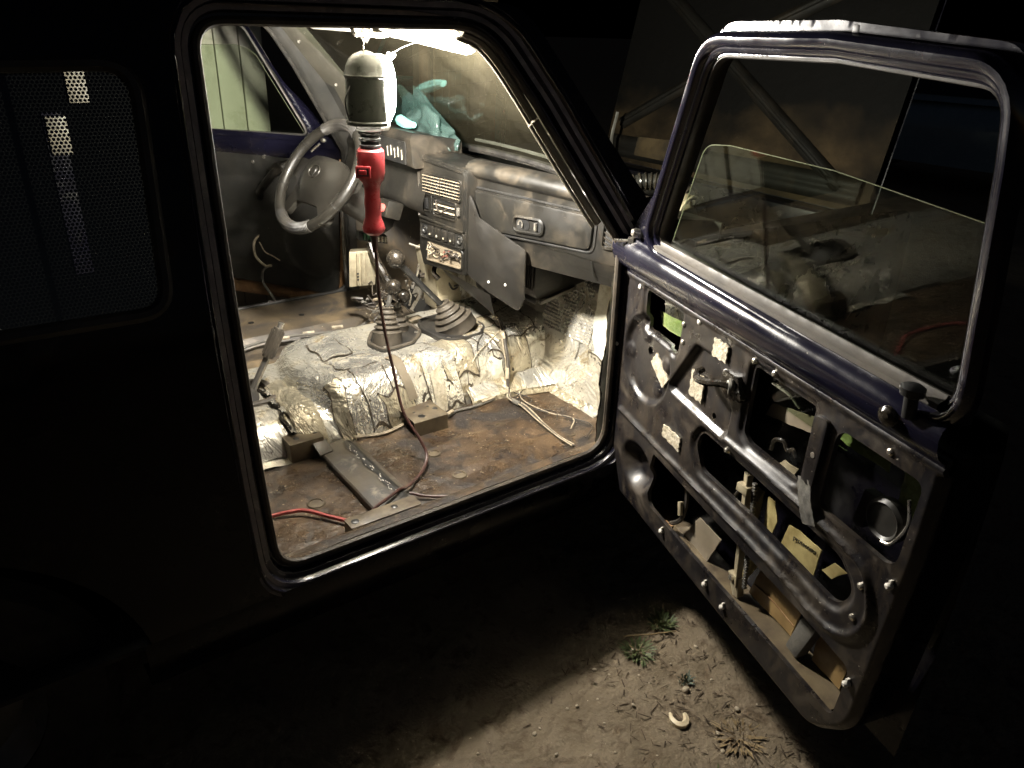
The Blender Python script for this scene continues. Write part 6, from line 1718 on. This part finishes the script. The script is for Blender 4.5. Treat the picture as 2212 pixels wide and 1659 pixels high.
    for k in range(480):
        x = rnd.gauss(0.86, 0.16); y = rnd.uniform(-0.95, -0.24)
        if not (0.3 < x < 1.2): continue
        a = rnd.uniform(0, math.pi); l = rnd.uniform(0.003, 0.013) * (2.0 if rnd.random() < 0.12 else 1); z = gz(x, y) + rnd.uniform(0.0, 0.006)
        d = Vector((math.cos(a), math.sin(a), rnd.uniform(-.1, .25))) * l; n = Vector((-math.sin(a), math.cos(a), 0)) * rnd.uniform(0.0005, 0.0018)
        c = Vector((x, y, z))
        bits.append(([tuple(c - d - n), tuple(c + d - n), tuple(c + d + n), tuple(c - d + n), tuple(c + Vector((0, 0, 0.0015)))], [(0, 1, 4), (1, 2, 4), (2, 3, 4), (3, 0, 4)]))
    add('twig_litter', join(*bits), TWIG, label='fine dark twigs and straw strewn over the soil', cat='litter', kind='stuff')
litter()

# =================================================================== SURROUNDINGS
def board_fence():
    F_ = root('board_fence', 'pale green board fence standing beyond the driver door', 'fence', (-0.5, 2.9, 0))
    rnd = random.Random(2)
    x = -4.0; k = 0
    while x < 1.02:
        w = 0.118
        add('board', box(x, x + w, 2.88 + rnd.uniform(-.004, .004), 2.905, 0.0, 2.15 + rnd.uniform(-.01, .01)), BOARD, F_, bevel=0.004)
        x += w + (0.030 if k % 3 == 2 else 0.006); k += 1
    for z in (0.5, 1.75):
        add('rail', box(-4.0, 1.03, 2.906, 2.96, z, z + 0.09), WOOD, F_)
    for xx in (-3.9, -2.3, -0.7, 0.9):
        add('post', box(xx, xx + 0.1, 2.961, 3.06, -0.05, 2.0), WOOD, F_)
board_fence()

def tiled_wall():
    W = root('tiled_wall', 'brown wall of square tiles standing beyond the windscreen', 'wall', (2.7, 3.3, 0))
    d = Vector((0.87, 0.49, 0)).normalized(); n = Vector((0.49, -0.87, 0)).normalized()
    o = Vector((2.27, 3.08, 0))
    w, h = 0.0865, 0.083
    ni, nj = 10, 20
    add('wall_core', obox(o + d * (ni * (w + 0.004) / 2) - n * 0.08 + Vector((0, 0, 0.87)), d * (ni * (w + 0.004) / 2), n * 0.075, (0, 0, 0.90)), JOINT, W)
    rnd = random.Random(4)
    me = None
    for j in range(nj):
        for i in range(ni):
            c = o + d * (w / 2 + (w + 0.004) * i) + Vector((0, 0, 0.06 + (h + 0.004) * j))
            q = add('tile', obox(c, d * (w / 2), n * (0.006 + 0.003 * rnd.random()), (0, 0, h / 2)), rnd.choice((TILE, TILE, TILE2)), W)
tiled_wall()

def pole():
    add('wooden_pole', tube([(2.03, 2.80, -0.05), (2.037, 2.80, 1.5), (2.04, 2.80, 3.2)], [0.036, 0.034, 0.032], 12), WOOD, label='slim round wooden pole standing beside the tiled wall', cat='pole')
pole()

def parked_car(name, label, loc, heading, paint, scale=1.0):
    C = root(name, label, 'car', loc)
    cz, sz = math.cos(heading), math.sin(heading)
    def T(x, y, z): return (loc[0] + (cz * x - sz * y) * scale, loc[1] + (sz * x + cz * y) * scale, loc[2] + z * scale)
    # lofted body: stations along the length with half width, belt and roof heights
    st = [(-2.0, 0.62, 0.45, 0.80), (-1.9, 0.76, 0.30, 0.92), (-1.2, 0.80, 0.28, 0.96), (0.0, 0.82, 0.28, 0.95), (0.8, 0.81, 0.28, 0.93), (1.5, 0.78, 0.28, 0.88), (1.95, 0.70, 0.32, 0.78), (2.05, 0.60, 0.42, 0.66)]
    ring = [(-1, 0.0), (-1.0, 0.55), (-0.96, 0.85), (-0.80, 1.0), (0, 1.03), (0.80, 1.0), (0.96, 0.85), (1.0, 0.55), (1, 0.0)]
    ss = smooth_path([(a, 0, 0) for a, *_ in st], 1)
    V = []
    xs = np.linspace(-2.0, 2.05, 30)
    for x in xs:
        hw = np.interp(x, [q[0] for q in st], [q[1] for q in st]); lo = np.interp(x, [q[0] for q in st], [q[2] for q in st]); hi = np.interp(x, [q[0] for q in st], [q[3] for q in st])
        for a, b in ring: V.append((x, a * hw, lo + (hi - lo) * b))
    k = len(ring)
    F = [(i * k + j, (i + 1) * k + j, (i + 1) * k + j + 1, i * k + j + 1) for i in range(29) for j in range(k - 1)] + [tuple(range(k)), tuple(range(29 * k, 30 * k))]
    b = add('body', (V, F), paint, C, T=T, angle=50)
    prof = [(-1.75, 0.93), (-1.35, 1.34), (-0.9, 1.42), (0.0, 1.42), (0.35, 1.36), (0.95, 0.92)]
    V = []
    for x, z in prof:
        t = (z - 0.92) / 0.5
        hw = 0.78 - 0.16 * t
        V += [(x, -hw, z), (x, hw, z)]
    F = [(2 * i, 2 * i + 2, 2 * i + 3, 2 * i + 1) for i in range(5)] + [(0, 2, 4, 6, 8, 10), (1, 3, 5, 7, 9, 11)]
    add('cabin', (V, F), paint, C, T=T, bevel=0.03)
    add('windscreen', ([(0.40, -0.58, 1.335), (0.93, -0.72, 0.95), (0.93, 0.72, 0.95), (0.40, 0.58, 1.335)], [(0, 1, 2, 3)]), DARKGLASS, C, T=lambda x, y, z: T(x + 0.012, y, z + 0.012))
    for s in (-1, 1):
        for q in ([(-1.30, 1.28), (-0.62, 1.34), (-0.62, 0.99), (-1.55, 0.99)], [(-0.52, 1.345), (0.28, 1.30), (0.72, 0.99), (-0.52, 0.99)]):
            add('side_window', ([(x, s * (0.79 - 0.16 * (z - 0.92) / 0.5), z) for x, z in q], [(0, 1, 2, 3)]), DARKGLASS, C, T=T)
        add('headlamp', lathe((1.97, s * 0.5, 0.62), (1, 0, 0), [(-0.04, 0.10), (0.03, 0.10), (0.05, 0.08), (0.06, 0)], 16), LENS, C, T=T)
        for x in (-1.25, 1.25):
            w = add('wheel', lathe((x, s * 0.74, 0.29), (0, s, 0), [(-0.08, 0.0), (-0.08, 0.27), (-0.05, 0.29), (0.05, 0.29), (0.08, 0.27), (0.08, 0.18), (0.04, 0.16), (0.05, 0)], 24), TYRE, C, T=T)
    add('grille', box(2.035, 2.06, -0.38, 0.38, 0.50, 0.60), BLACKP, C, T=T)
    add('bumper', box(1.96, 2.10, -0.72, 0.72, 0.36, 0.46), BLACKP, C, T=T, bevel=0.03)
    add('number_plate', box(2.101, 2.106, -0.26, 0.26, 0.355, 0.465), PLATE, C, T=T)
parked_car('parked_car', 'teal car parked in the dark beyond the windscreen', (4.85, 7.2, 0.0), R(-125), TEALCAR)
parked_car('parked_car', 'pale blue car parked in the dark beyond the open passenger door', (9.3, 2.75, 0.0), R(95), BLUECAR, 1.0)

# trees of the dark yard are beyond the light: nothing else is visible there
